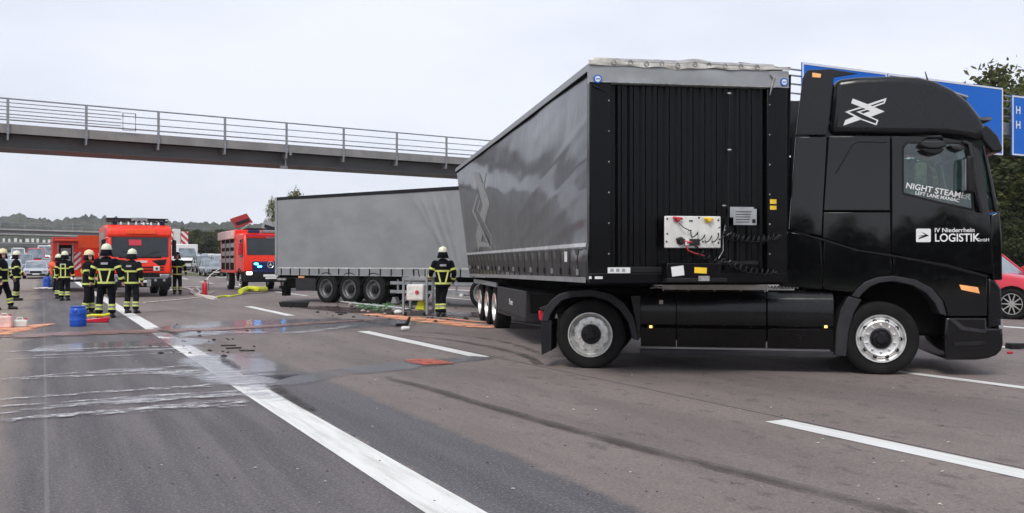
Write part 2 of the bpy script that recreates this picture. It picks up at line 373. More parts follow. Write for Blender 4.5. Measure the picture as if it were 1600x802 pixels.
def link(name, me, parent=None, bevel=0, seg=2, label=None):
    o = bpy.data.objects.new(name, me); C.objects.link(o); o.parent = parent
    if bevel:
        b = o.modifiers.new('bevel', 'BEVEL'); b.width = bevel; b.segments = seg; b.limit_method = 'ANGLE'; b.angle_limit = R(40)
    if label: o['label'] = label
    return o
def thing(name, label, cat, loc=(0, 0, 0), rz=0., group=None):
    o = bpy.data.objects.new(name, None); C.objects.link(o); o.location = (*loc[:2], loc[2] if len(loc) > 2 else 0); o.rotation_euler = (0, 0, rz)
    o.empty_display_size = .2; o['label'] = label; o['category'] = cat
    if group: o['group'] = group
    return o
def tag(o, label, cat, group=None):
    o['label'] = label; o['category'] = cat
    if group: o['group'] = group
    return o
def struct(o): o['kind'] = 'structure'; return o
def stuff(o, label=None):
    o['kind'] = 'stuff'
    if label: o['label'] = label
    return o
def copy_tree(o, parent=None, loc=None, rz=None, label=None):
    c = o.copy(); C.objects.link(c); c.parent = parent
    if loc is not None: c.location = (*loc[:2], loc[2] if len(loc) > 2 else 0)
    if rz is not None: c.rotation_euler = (0, 0, rz)
    if label: c['label'] = label
    for ch in list(o.children): copy_tree(ch, c)
    return c
def text(s, size, m, parent, loc, rot, name='lettering', shear=0, bold=0., sx=1., extrude=.002):
    cu = bpy.data.curves.new('t', 'FONT'); cu.body = s; cu.size = size; cu.shear = shear; cu.offset = bold; cu.extrude = extrude
    t = bpy.data.objects.new('t', cu); C.objects.link(t); bpy.context.view_layer.update()
    me = bpy.data.meshes.new_from_object(t); bpy.data.objects.remove(t); me.name = name
    me.materials.clear(); me.materials.append(M[m])
    o = link(name, me, parent); o.location = loc; o.rotation_euler = rot; o.scale = (sx, 1, 1); return o

# ------------------------------------------------------------------ wheels (shared meshes)
WM = {}
def wheel(parent, x, y, side, Rr=.49, W=.31, deep=True, rim='alu', z=None, n=40, kind='truck'):
    key = (Rr, W, deep, rim, n, kind)
    if key not in WM:
        t = MB(); w = W/2
        prof = [(.6*Rr, -w+.02), (.8*Rr, -w), (.94*Rr, -w+.008), (.985*Rr, -w+.03)]
        g = W/6
        for k in range(5):
            yy = -w+.04+(W-.08)*k/4
            if k: prof += [(.975*Rr, yy-.008), (.975*Rr, yy-.001)] if k < 4 else []
            prof += [(Rr, yy)]
            if k < 4: prof += [(Rr, yy+(W-.08)/4-.012)]
        prof += [(.985*Rr, w-.03), (.94*Rr, w-.008), (.88*Rr, w+.002), (.8*Rr, w+.004), (.72*Rr, w-.002), (.6*Rr, w-.02)]
        t.lathe(prof, n, cap=False); tyre = t.mesh('tyre', 'rubber')
        r = MB()
        if kind == 'car':
            r.lathe([(.66*Rr, w-.03), (.68*Rr, w), (.64*Rr, w), (.62*Rr, w-.05), (.2*Rr, w-.07), (.0, w-.07)], n)
            for k in range(10):
                a = 2*pi*k/10; ca, sa = cos(a), sin(a)
                pts = [(ca*q-sa*o_, yy, sa*q+ca*o_) for q, o_, yy in ((.1*Rr, -.02, w-.01), (.64*Rr, -.012, w-.015), (.64*Rr, .012, w-.015), (.1*Rr, .02, w-.01))]
                r.add(pts+[(p[0], p[1]-.03, p[2]) for p in pts], [(0, 1, 2, 3), (7, 6, 5, 4), (0, 4, 5, 1), (3, 2, 6, 7), (1, 5, 6, 2)])
            r.lathe([(.13*Rr, w-.05), (.13*Rr, w), (.0, w)], 12)
        elif deep:
            r.lathe([(.62*Rr, -w+.03), (.60*Rr, w-.02), (.635*Rr, w+.004), (.655*Rr, w+.002), (.645*Rr, w+.012), (.62*Rr, w+.012), (.60*Rr, w-.012), (.575*Rr, w-.03), (.56*Rr, w-.09), (.50*Rr, w-.12), (.43*Rr, w-.115), (.30*Rr, w-.115), (.28*Rr, w-.13)], n)
        else:
            r.lathe([(.62*Rr, -w+.03), (.60*Rr, w-.02), (.635*Rr, w+.004), (.655*Rr, w+.002), (.645*Rr, w+.014), (.615*Rr, w+.012), (.60*Rr, w-.012), (.57*Rr, w-.022), (.535*Rr, w-.018), (.50*Rr, w+.006), (.46*Rr, w+.014), (.42*Rr, w+.002), (.30*Rr, w+.002), (.28*Rr, w-.02)], n)
        rimm = r.mesh('rim', rim)
        res = [('tyre', tyre), ('rim', rimm)]
        if kind == 'truck':
            yb = w-.115 if deep else w+.002; hb = MB()
            if deep: hb.lathe([(.28*Rr, yb-.02), (.285*Rr, yb+.03), (.27*Rr, yb+.06), (.2*Rr, yb+.075), (.12*Rr, yb+.078), (.11*Rr, yb+.1), (.0, yb+.1)], 20)
            else: hb.lathe([(.28*Rr, yb-.03), (.27*Rr, yb+.0), (.24*Rr, yb+.012), (.22*Rr, yb-.005), (.13*Rr, yb+.004), (.12*Rr, yb+.03), (.0, yb+.03)], 20)
            for k in range(5):
                a = 2*pi*k/5; hb.cap((.19*Rr*cos(a), yb+(.07 if deep else .008), .19*Rr*sin(a)), (.2*Rr*cos(a), yb+(.08 if deep else .014), .2*Rr*sin(a)), .014, .012, 6)
            res.append(('hub', hb.mesh('hub', 'darkplastic')))
            nb = MB()
            for k in range(10):
                a = 2*pi*(k+.5)/10; nb.lathe([(.017, yb-.005), (.017, yb+.02), (.011, yb+.024), (.010, yb+.036), (.0, yb+.037)], 6, (.36*Rr*cos(a), 0, .36*Rr*sin(a)))
            res.append(('wheel_nuts', nb.mesh('wheel_nuts', rim)))
            hh = MB(); yh = (w-.117) if deep else w+.009
            for k in range(10):
                a = 2*pi*k/10; rr = .50*Rr if not deep else .515*Rr
                hh.lathe([(.026, yh-.02), (.026, yh+.004), (.021, yh+.0045), (.020, yh-.012), (.0, yh-.012)], 12, (rr*cos(a), 0, rr*sin(a)))
            res.append(('vent_holes', hh.mesh('vent_holes', 'chassis')))
        WM[key] = res
    e = bpy.data.objects.new('wheel', None); C.objects.link(e); e.parent = parent; e.empty_display_size = .1
    e.location = (x, y, z if z is not None else Rr-.01); e.rotation_euler = (0, random.random()*.0, 0 if side > 0 else pi)
    for nme, me in WM[key]:
        q = link(nme, me, e)
        if nme in ('wheel_nuts', 'vent_holes'): q['kind'] = 'stuff'
    return e

# ------------------------------------------------------------------ ground, road, markings
def strip(s0, s1, d0, d1, z, step=3.):
    m = MB(); n = max(1, int((s1-s0)/step)); 
    def f(a, b):
        s = s0+(s1-s0)*a; d = d0+(d1-d0)*b; x, y = rp(d, s); return (x, y, gz(y)+z)
    return m.grid(f, n, 1)
def gfn(a, b):
    Y = -900+ (b**1.0)*5400; X = -3000+6000*a; return (X, Y, gz(Y)-.05)
g = MB().grid(lambda a, b: ((-4500+9000*a), (-1500+7500*b), gz(-1500+7500*b)-.06 if (-1500+7500*b) > 60 else -.06), 60, 300)
struct(g.build('ground', 'grass'))
rd = MB().grid(lambda a, b: (lambda s, d: (*rp(d, s), gz(rp(d, s)[1])))(-60+660*a, -6+30*b), 330, 10)
struct(rd.build('motorway', 'asphalt'))
rd2 = MB().grid(lambda a, b: (lambda s, d: (*rp(d, s), gz(rp(d, s)[1])))(-60+560*a, 27+17*b), 280, 4)
struct(rd2.build('opposite_carriageway', 'asphalt'))
def marking(s0, s1, dc, w, z=.004): return struct(strip(s0, s1, dc-w/2, dc+w/2, z, 2.).build('lane_marking', 'line'))
marking(-8, 330, 2.20, .33)
for d0, s0, w in ((6.17, .6-12.65, .26), (10.43, 2.9-12.65, .20), (15.1, 5-12.65, .22)):
    s = s0
    for k in range(24):
        if not (d0 > 10 and d0 < 11 and k == 99): marking(s, s+6.1, d0, w)
        s += 12.65
marking(-30, 300, 19.85, .3); marking(-30, 300, 27.6, .3); marking(-30, 300, 43.4, .3)

def ribbon(name, pts, m, z, label=None, world=False, n=None):
    """pts: (px,py,width_m) on the ground; a soft edged sheet along them"""
    P = [(Vector(gp(a, b)) if not world else Vector((a, b)), w) for a, b, w in pts]; mb = MB(); k = len(P)-1; nn = n or k*5
    def at(t):
        q = min(int(t*k), k-1); u = t*k-q
        p0, p1, p2, p3 = P[max(q-1, 0)][0], P[q][0], P[q+1][0], P[min(q+2, k)][0]
        p = .5*((2*p1)+(p2-p0)*u+(2*p0-5*p1+4*p2-p3)*u*u+(3*p1-p0-3*p2+p3)*u**3); return p, P[q][1]*(1-u)+P[q+1][1]*u
    def f(a, b):
        p, w = at(a); d = at(min(1, a+.01))[0]-at(max(0, a-.01))[0]; d.normalize(); nrm = Vector((-d.y, d.x)); q = p+nrm*w*(b-.5)
        return (q.x, q.y, gz(q.y)+z)
    mb.grid(f, nn, 4, uv=True); o = mb.build(name, m, smooth=0); o['kind'] = 'stuff'
    if label: o['label'] = label
    return o
ribbon('wet_patch', [(200, 524, 3.5), (320, 517, 7), (440, 509, 9), (560, 504, 7), (660, 500, 3)], 'wet', .006, 'bluish wet film across the lanes in front of the spill')
ribbon('wet_patch', [(330, 548, 2.5), (400, 592, 2.6), (500, 586, 1.8), (640, 570, 1.4), (780, 556, .9)], 'wet', .0075, 'wet film trailing from the solid line to the dashed line')
ribbon('wet_patch', [(40, 545, 2.2), (200, 540, 3.4), (330, 530, 3.)], 'wet', .008, 'damp film left of the solid line')
_p = [(260, 527), (300, 548), (350, 575), (400, 607), (440, 636)]
ribbon('foam_film', [(a+6, b, w) for (a, b), w in zip(_p, (.7, .9, 1.0, 1.0, .5))], 'foamfine', .010, 'whitish foam film lying over the solid line')
ribbon('foam_film', [(560, 508, .5), (480, 519, 1.2), (400, 520, 1.6), (300, 519, 1.0)], 'foamfine', .0115, 'pale film over the wet patch')
ribbon('foam_film', [(300, 545, .8), (200, 550, 1.0), (40, 558, .6)], 'foamfine', .012)
k = 0
for y0, y1, w, x0 in ((553, 543, .30, 0), (566, 552, .16, 0), (601, 571, .22, 0), (597, 578, .35, 60), (632, 601, .24, 0), (643, 612, .2, 0), (656, 617, .24, 0), (668, 630, .36, 0), (661, 626, .20, 60)):
    xe = 250+(y1-520)*1.5+ (20 if k % 2 else 0)
    xe = min(xe, 415)
    pts = [(x0-60+(xe-x0+60)*i/6, y0+(y1-y0)*(i/6)**.8+random.uniform(-1.2, 1.2), w*random.uniform(2.0, 3.0)*(.7+.1*i)) for i in range(7)]
    ribbon('foam_run', pts, 'foam', .013+k*.0008, 'white foam run flowing across the inner lane to the left' if k == 0 else None); k += 1
ribbon('foam_film', [(120, 585, .9), (250, 580, 1.6), (380, 598, 1.3), (420, 612, .8)], 'foamfine', .0122)
ribbon('foam_film', [(60, 640, .5), (200, 626, 1.0), (330, 618, 1.2), (430, 618, .9)], 'foamfine', .0126)
ribbon('powder_streak', [(560, 490, .7), (620, 496, 1.5), (680, 503, 1.7), (740, 510, 1.5), (785, 514, .5)], 'powder', .016, 'orange binder powder streak beside the dark trailer wheels')
ribbon('powder_streak', [(690, 497, .3), (730, 502, .5), (770, 505, .3)], 'powder', .017)
ribbon('powder_streak', [(-30, 526, 1.6), (10, 516, 2.0), (60, 509, 1.0), (90, 507, .3)], 'powder', .016, 'orange binder powder on the hard shoulder by the canisters')
ribbon('powder_streak', [(110, 521, .3), (150, 520, .6), (210, 518, .3)], 'powder', .017)
ribbon('red_spill', [(-20, 529, 2.6), (80, 524, 2.6), (180, 520, 2.6), (290, 517, 2.2), (380, 513, 1.6), (520, 504, 1.2), (600, 500, .6)], 'redspill', .018, 'reddish fluid trail across the road by the firefighters')
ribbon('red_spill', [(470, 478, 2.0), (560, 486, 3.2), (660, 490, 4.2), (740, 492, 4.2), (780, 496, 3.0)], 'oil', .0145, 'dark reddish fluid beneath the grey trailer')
ribbon('red_spot', [(640, 563, .6), (668, 567, 1.1), (698, 571, .6)], 'redspot', .019, 'orange red spot of binder beside the dashed line')
ribbon('skid_mark', [(575, 586, .16), (660, 606, .17), (800, 647, .17), (1000, 702, .18), (1200, 752, .19), (1500, 828, .2)], 'skid', .020, 'long curving dark tyre mark in the centre lane', n=60)
ribbon('skid_mark', [(610, 524, .12), (700, 532, .14), (770, 544, .16), (820, 557, .18), (846, 574, .2)], 'skid', .021, 'curved black tyre mark leading to the tractor rear wheel')
ribbon('skid_mark', [(600, 517, .2), (700, 523, .2), (790, 536, .22), (850, 556, .25)], 'skid2', .022)
ribbon('skid_mark', [(760, 560, .10), (800, 558, .1), (860, 555, .1), (930, 556, .1)], 'skid2', .023)
ribbon('skid_mark', [(420, 600, .25), (450, 622, .3), (490, 645, .2)], 'skid2', .024, 'dark worn patch at the right edge of the solid line')
ribbon('skid_mark', [(495, 497, .3), (540, 499, .5), (600, 508, .35), (650, 515, .3)], 'skid2', .025)
ribbon('skid_mark', [(345, 560, .10), (357, 568, .22), (374, 579, .10)], 'skid', .0255, 'small dark gouge on the solid line')
ribbon('skid_mark', [(248, 517, .2), (262, 520, .3), (280, 524, .2)], 'skid', .026)

def crumbs(name, m, spots, label):
    b = MB()
    for x, y, r in spots:
        X, Y = gp(x, y); z = gz(Y)+.004
        b.tube([(X-r, Y, z+r*.2), (X, Y+r*.4*random.uniform(-1, 1), z+r*.35), (X+r*random.uniform(.4, 1), Y+r*random.uniform(-1, 1), z+r*.15)], [r*.2, r*.4, r*.15], 4)
    return stuff(b.build(name, m), label)
rr = random.Random(3)
crumbs('scattered_grit', 'crumbs', [(rr.uniform(100, 1500), rr.uniform(530, 800), rr.uniform(.004, .011)) for _ in range(120)]+[(rr.gauss(330, 60), rr.gauss(540, 14), rr.uniform(.02, .05)) for _ in range(24)]
       + [(rr.gauss(590, 60), rr.gauss(483, 6)+2, rr.uniform(.03, .11)) for _ in range(60)]+[(rr.gauss(700, 40), rr.gauss(497, 5), rr.uniform(.03, .08)) for _ in range(26)], 'dark crumbs and plastic splinters strewn over the lanes')
crumbs('pale_splinters', 'palecrumb', [(rr.uniform(200, 1500), rr.uniform(530, 795), rr.uniform(.006, .016)) for _ in range(50)]+[(rr.gauss(600, 50), rr.gauss(482, 5), rr.uniform(.03, .08)) for _ in range(24)], 'pale splinters and leaves scattered over the lanes')
crumbs('green_scraps', 'green', [(rr.gauss(595, 18), rr.gauss(480, 3), rr.uniform(.05, .13)) for _ in range(60)], 'green scraps lying beside the trailer axles')

# ------------------------------------------------------------------ hills, woods
def ridge(xp):
    pts = [(-2600, 350), (-600, 340), (-200, 330), (0, 338), (30, 336), (75, 343), (88, 346), (105, 342), (130, 338), (200, 344), (260, 348), (330, 349), (400, 350), (600, 352), (1000, 372), (1500, 385), (2600, 380), (4500, 380)]
    for (a, ya), (b, yb) in zip(pts, pts[1:]):
        if a <= xp <= b: return ya+(yb-ya)*(xp-a)/(b-a)
    return 380
def hf(a, b):
    xp = -1200+4000*a; Y = 330+(900-330)*b; X = px(xp, Y); zr = pz(ridge(xp), 900)
    z = gz(Y)+(zr-gz(900)-4.5)*(b**1.25)
    q = Vector((X*.06, Y*.06, 0)); n = abs(noise.noise(q))*9+noise.noise(q*3)*4+noise.noise(q*9)*1.6
    if b > .93: n += max(0, noise.noise(Vector((X*.12, 0, 3))))*7
    return (X, Y, z+n*(min(1, b*6)))
hm = MB().grid(hf, 900, 60)
hm.grid(lambda a, b: (px(-1200+4000*a, 900+200*b), 900+200*b, gz(900)+(hf(a, 1)[2]-gz(900))*(1-b)), 300, 3)
struct(hm.build('wooded_hills', 'hill', smooth=0))

def tree_mesh(seed, H, Wd, leaf, nclump, nleaf, base=.25, lm='leafA', sparse=1.):
    r = random.Random(seed); tr = MB(); cr_ = MB()
    tr.tube([(0, 0, -.1), (r.uniform(-.1, .1)*H*.1, 0, H*.3), (r.uniform(-.05, .05)*H, 0, H*.62), (0, r.uniform(-.05, .05)*H, H*.9)], [H*.022, H*.017, H*.010, H*.003], 7)
    cl = []
    for k in range(nclump):
        t = base+(1-base)*(k+.5)/nclump; a = r.uniform(0, 2*pi); env = sin(pi*min(1, (t-base)/(1-base)*.82+.16))**.7
        rad = Wd*env*sqrt(r.uniform(.05, 1)); c = Vector((rad*cos(a), rad*sin(a), H*t)); cl.append((c, Wd*r.uniform(.2, .36)))
        tr.tube([(0, 0, H*max(.15, t-.22)), (c.x*.5, c.y*.5, H*(t-.08)), tuple(c)], [H*.007, H*.004, H*.001], 4)
    vs = []; fs = []
    for c, cr2 in cl:
        for q in range(nleaf):
            d = Vector((r.gauss(0, 1), r.gauss(0, 1), r.gauss(0, .75)))*cr2*.55; p = c+d; s = leaf*r.uniform(.5, 1.2)
            u = Vector((r.uniform(-1, 1), r.uniform(-1, 1), r.uniform(-.6, .6))).normalized(); v = u.cross(Vector((r.uniform(-1, 1), r.uniform(-1, 1), r.uniform(-1, 1)))).normalized()
            b = len(vs); vs += [p-u*s, p+v*s*.5, p+u*s, p-v*s*.45]; fs.append((b, b+1, b+2, b+3))
    cr_.add(vs, fs)
    return tr.mesh('trunk', 'bark'), cr_.mesh('crown', lm, 0)
TM = {}
def tree(x, Y, H, Wd, kind, label, group='trees beyond the carriageway', seed=1):
    key = (kind, seed)
    if key not in TM:
        p = dict(olive=('leafA', .24, 46, 120), dark=('leafB', .26, 52, 130), yellow=('leafC', .22, 40, 110), far=('leafA', .4, 34, 60))[kind]
        TM[key] = tree_mesh(seed, 10., 3.4, p[1], p[2], p[3], .2, p[0])
    t = thing('tree', label, 'tree', (x, Y, gz(Y)-.1), random.uniform(0, 6), group)
    for nme, me in zip(('trunk', 'crown'), TM[key]):
        o = link(nme, me, t); o.scale = (Wd/3.4, Wd/3.4, H/10)
    return t
for xp, Y, top, w, kd, lb, sd in (
    (1515, 58, 150, 3.0, 'olive', 'olive tree showing between the two blue signs', 1), (1552, 62, 118, 3.6, 'olive', 'tall olive tree rising above the big blue sign', 2),
    (1600, 60, 172, 3.6, 'dark', 'dark tree behind the right blue sign', 3), (1640, 56, 140, 4.2, 'olive', 'tree at the right edge of the motorway bank', 1),
    (1575, 52, 262, 3.2, 'dark', 'low dark tree right of the black cab nose', 4), (1612, 50, 280, 3.0, 'olive', 'low olive tree above the red car', 2),
    (1545, 66, 230, 3.4, 'dark', 'dark tree behind the cab sun visor', 3), (1590, 70, 200, 4., 'olive', 'olive tree farther back behind the right sign', 4),
    (1500, 64, 190, 3.6, 'dark', 'dark tree hidden behind the cab roof', 3), (1680, 52, 200, 4., 'dark', 'dark tree off to the right', 4),
    (462, 120, 300, 1.9, 'yellow', 'yellow green tree top showing above the grey trailer roof', 5), (425, 105, 313, .9, 'yellow', 'yellow green tree behind the raised roof flap', 6)):
    tree(px(xp, Y), Y, pz(top, Y)-gz(Y), w, kd, lb, seed=sd)
for i in range(16):
    xp = 286+i*8.5; Y = 175+(i*37 % 30); tree(px(xp, Y), Y, pz(366+(i*7 % 12), Y)-gz(Y)+1, 3.4, 'dark' if i % 3 else 'olive', 'dark roadside tree in the row far behind the white camper', 'far roadside trees behind the camper', seed=3 if i % 2 else 4)
for i in range(12):
    xp = 1535+i*9; Y = 47+(i*5 % 7); tree(px(xp, Y), Y, pz(330+(i*11 % 30), Y), 1.6, 'dark', 'low dark bush under the motorway signs', 'bushes along the far verge', seed=3 if i % 2 else 4)
# woods on the far verge and behind the photographer (mirrored in the black paint)
def wood(name, fn, n, H, lm, label, leaf=.5, seed=1):
    r = random.Random(seed); vs = []; fs = []
    for k in range(n):
        cx, cy = fn(r.random(), r.random()); h = H*r.uniform(.6, 1.15); w = h*.3
        for q in range(60):
            t = r.random(); e = sin(pi*(t*.8+.15)); p = Vector((cx+r.gauss(0, w*.5)*e, cy+r.gauss(0, w*.5)*e, h*(.08+.92*t))); s = leaf*r.uniform(.6, 1.5)
            u = Vector((r.uniform(-1, 1), r.uniform(-1, 1), r.uniform(-1, 1))).normalized(); v = u.cross(Vector((r.uniform(-1, 1), r.uniform(-1, 1), r.uniform(-1, 1)))).normalized()
            b = len(vs); vs += [p-u*s, p+v*s*.6, p+u*s, p-v*s*.6]; fs.append((b, b+1, b+2, b+3))
    m = MB(); m.add(vs, fs); return stuff(m.build(name, lm, smooth=0), label)
wood('roadside_wood', lambda a, b: (-140+320*a, -44-16*b), 420, 4.9, 'leafB', 'belt of dark trees along the hard shoulder side', .6, 5)
wood('far_wood', lambda a, b: (30+150*a, 85+25*b), 150, 11, 'leafA', 'wood beyond the opposite carriageway', .7, 6)

# ------------------------------------------------------------------ footbridge
ba = Vector((.826, .563)); bo = Vector((-20.2, 44.)); bn = Vector((-.563, .826))
fb = thing('footbridge', 'grey steel footbridge with railings crossing the whole motorway above the grey trailer', 'bridge', (bo.x, bo.y, 0), atan2(ba.y, ba.x))
T0, T1 = -26, 62; z0 = 6.75
def arch(t): return 0.0
MB().box(T0, T1, .55, 2.3, z0, z0+.62).build('girder', 'bridgegirder', fb, .02)
MB().box(T0, T1, .35, 2.5, z0-.03, z0+.0).build('bottom_flange', 'bridgegirder', fb)
MB().box(T0, T1, .02, 2.9, z0+.66, z0+.84).build('deck', 'bridgefascia', fb)
MB().box(T0, T1, -.06, .0, z0+.60, z0+1.02).build('fascia', 'bridgefascia', fb)
MB().box(T0, T1, 2.92, 2.98, z0+.60, z0+1.02).build('fascia', 'bridgefascia', fb)
pm = MB().box(-.055, .055, -.13, -.062, z0+.55, z0+2.14).box(-.03, .03, -.12, .55, z0+.28, z0+.56).mesh('railing_post', 'rail')
nposts = 0
for k in range(-8, 19):
    o = link('railing_post', pm, fb); o.location.x = k*3.28
for yy in (-.095,):
    MB().tube([(T0, yy, z0+2.16), (T1, yy, z0+2.16)], .035, 8).build('handrail', 'rail', fb)
    for zz, rr_ in ((1.80, .025), (1.46, .025), (1.2, .035)): MB().tube([(T0, yy+.01, z0+zz), (T1, yy+.01, z0+zz)], rr_, 6).build('rail', 'rail', fb)
for zz in (1.98, 1.64, 1.32): MB().tube([(T0, -.085, z0+zz), (1.55, -.085, z0+zz)], .022, 6).build('rail', 'rail', fb)
MB().tube([(1.62, -.14, z0+1.12), (1.62, -.14, z0+1.95), (2.2, -.14, z0+1.95), (2.2, -.14, z0+1.12)], .03, 6, True).build('end_frame', 'rail', fb)
MB().box(10.0, 10.12, -.12, -.07, z0+.45, z0+.72).box(9.9, 9.98, .3, .5, z0-.12, z0+.6).box(9.65, 10.05, .3, .5, z0-.22, z0-.1).build('drain_bracket', 'rail', fb)
for t in (T0+2, T1-2): MB().box(t-.4, t+.4, .8, 2.1, -.5, z0-.03).build('pier', 'concrete', fb)

# far overpasses
def overpass(nm, lab, xa, ya, xb, yb, Y, thick, railh):
    A = Vector((px(xa, Y), Y)); d = Vector((.8926, .4508)); k = (xb-CX)/F
    t = (k*A.y-A.x)/(d.x-k*d.y); za = pz(ya, A.y); zb = pz(yb, A.y+d.y*t)
    o = thing(nm, lab, 'bridge', (A.x, A.y, 0), atan2(d.y, d.x)); L = t; sl_ = (zb-za)/L
    def zq(u): return za+sl_*u
    def bar(u0, u1, y0, y1, a, b, nme, m): 
        MB().loft([[(u0, y0, zq(u0)+a), (u0, y1, zq(u0)+a), (u0, y1, zq(u0)+b), (u0, y0, zq(u0)+b)], [(u1, y0, zq(u1)+a), (u1, y1, zq(u1)+a), (u1, y1, zq(u1)+b), (u1, y0, zq(u1)+b)]]).build(nme, m, o)
    return o, L, zq, bar
o, L, zq, bar = overpass('road_overpass', 'pale grey road overpass with railing crossing in the far left distance', -60, 357, 420, 371, 190, 1, 1)
bar(-30, L, .3, 9, -.75, -.08, 'girder', 'bridgegirder'); bar(-30, L, 0, 9.3, -.08, .25, 'fascia', 'concrete'); bar(-30, L, .25, 9, -1.05, -.75, 'lower_girder', 'concrete')
for zz in (.9, 1.5): bar(-30, L, .1, .16, zz, zz+.07, 'rail', 'rail')
pmm = MB().box(-.05, .05, .08, .18, 0, 1.57).mesh('railing_post', 'rail')
for k in range(22): q = link('railing_post', pmm, o); q.location = (-20+k*4.5, 0, zq(-20+k*4.5)+.2)
for u in (-24, L-3): MB().box(u-.8, u+.8, 2, 7, 0, zq(u)-1.0).build('pier', 'concrete', o)
o, L, zq, bar = overpass('viaduct', 'low dark viaduct with white panels along its parapet, far left distance', -60, 379, 200, 383, 330, 1, 1)
bar(-60, L+40, 0, 9, -1.2, -.1, 'girder', 'bridgegirder'); bar(-60, L+40, -.1, 9.1, -.1, .25, 'fascia', 'concrete')
wp = MB().box(0, .95, -.05, .1, .3, 1.7).mesh('white_panel', 'white'); rr2 = random.Random(9)
for k in range(17): q = link('white_panel', wp, o); q.location = (9+k*1.85+rr2.uniform(-.15, .15), 0, zq(14+k*1.8)+.2); q.scale = (rr2.uniform(.7, 1.3), 1, rr2.uniform(.7, 1.1))
for u in (-40, 20, 80): MB().box(u-1, u+1, 2, 7, 0, zq(u)-1.2).build('pier', 'concrete', o)

# ------------------------------------------------------------------ sign gantry and signs
so = Vector((px(1253, 38), 38.)); sa = atan2(RN.y, RN.x)
ga = thing('sign_gantry', 'grey steel motorway gantry with walkway rails behind the black cab', 'gantry', (so.x, so.y, 0), sa)
MB().box(-3, 24, .35, 1.0, 7.55, 8.15).build('beam', 'rail', ga, .02)
for z in (8.42, 8.8, 9.15, 9.4): MB().box(-3, 24, .32, .37, z, z+.06).build('walkway_rail', 'rail', ga)
for x in (-1.2, 3.5, 8, 13, 18, 23): MB().box(x, x+.08, .36, .42, 8.15, 9.4).build('rail_post', 'rail', ga)
for x in (-2.9, 23.5): MB().box(x, x+.5, .4, .95, -.5, 7.55).build('column', 'rail', ga, .02)
def bsign(x0, x1, z0_, z1_, lab, nm='motorway_sign'):
    o = thing(nm, lab, 'sign', (so.x, so.y, 0), sa)
    MB().box(x0, x1, 0, .06, z0_, z1_).build('panel', 'blue', o, .02)
    b = .09
    MB().prism([(x0+.02, z0_+.02), (x1-.02, z0_+.02), (x1-.02, z1_-.02), (x0+.02, z1_-.02)], -.012, .01, [[(x0+b, z0_+b), (x0+b, z1_-b), (x1-b, z1_-b), (x1-b, z0_+b)]]).build('white_border', 'print', o)
    for x in (x0+.4, x1-.5): MB().box(x, x+.08, .06, .35, z0_+.1, z1_-.1).build('bracket', 'rail', o)
    return o
bsign(0, 4.9, 8.2, 9.69, 'wide blue sign panel starting left of the black cab roof')
bsign(4.96, 12.6, 6.5, 9.69, 'large blue sign panel showing above and behind the cab windscreen')
s2 = bsign(13.25, 19.5, 6.55, 9.42, 'blue sign at the right picture edge with white lettering')
text('H', .52, 'print', s2, (13.5, -.006, 8.55), (R(90), 0, 0), bold=.008); text('H', .52, 'print', s2, (13.5, -.006, 7.85), (R(90), 0, 0), bold=.008)

# ------------------------------------------------------------------ articulated lorry: black tractor
TA = atan2(-.191, .982)
tr = thing('lorry_tractor', 'black lorry tractor with sleeper cab standing across the lanes, jackknifed', 'lorry', (1.34, 14.29, 0), TA)
def tp(x, y, off=0.):
    k = (x-CX)/F; Y0 = 13.06; u = (Y0*k-1.10)/(.982+.191*k); Y = Y0-.191*u; return (u, CH+(HY-y)*Y/F)
def tpl(*p): return [tp(a, b) for a, b in p]
def side(name, poly, m, y0=-1.25, y1=-1.215, holes=(), bev=.008, both=True, label=None):
    o = MB().prism(tpl(*poly), y0, y1, [tpl(*h) for h in holes]).build(name, m, tr, bev, 2, label=label)
    if both: MB().prism(tpl(*poly), -y1, -y0, [tpl(*h) for h in holes]).build(name, m, tr, bev, 2)
    return o
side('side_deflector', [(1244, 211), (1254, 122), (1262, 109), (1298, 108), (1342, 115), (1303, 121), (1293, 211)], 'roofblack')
side('side_deflector', [(1233, 359), (1243.5, 214), (1292, 214), (1284, 369)], 'black')
side('side_deflector', [(1217, 448), (1231, 362), (1283, 372), (1285, 452), (1250, 449)], 'black')
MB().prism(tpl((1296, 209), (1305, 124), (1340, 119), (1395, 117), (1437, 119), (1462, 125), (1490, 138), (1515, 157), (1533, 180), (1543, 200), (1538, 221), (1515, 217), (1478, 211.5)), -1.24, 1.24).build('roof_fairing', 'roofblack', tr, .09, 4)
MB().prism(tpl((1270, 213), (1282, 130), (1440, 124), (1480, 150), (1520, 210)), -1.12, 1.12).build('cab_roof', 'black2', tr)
WINH = [(1410, 303), (1410, 230), (1416, 222.5), (1500, 223), (1511, 230), (1517, 245), (1522, 329), (1470, 318)]
side('sleeper_panel', [(1295, 213), (1391, 213), (1391, 329), (1287, 329)], 'black')
side('locker_door', [(1287, 332), (1391, 332), (1392, 397), (1340, 388), (1286, 372)], 'black', bev=.006)
side('door', [(1394, 213), (1478, 215.5), (1512, 222), (1530, 234), (1542, 300), (1548, 345), (1552, 428), (1480, 412), (1394, 396)], 'black', holes=[WINH], bev=.006)
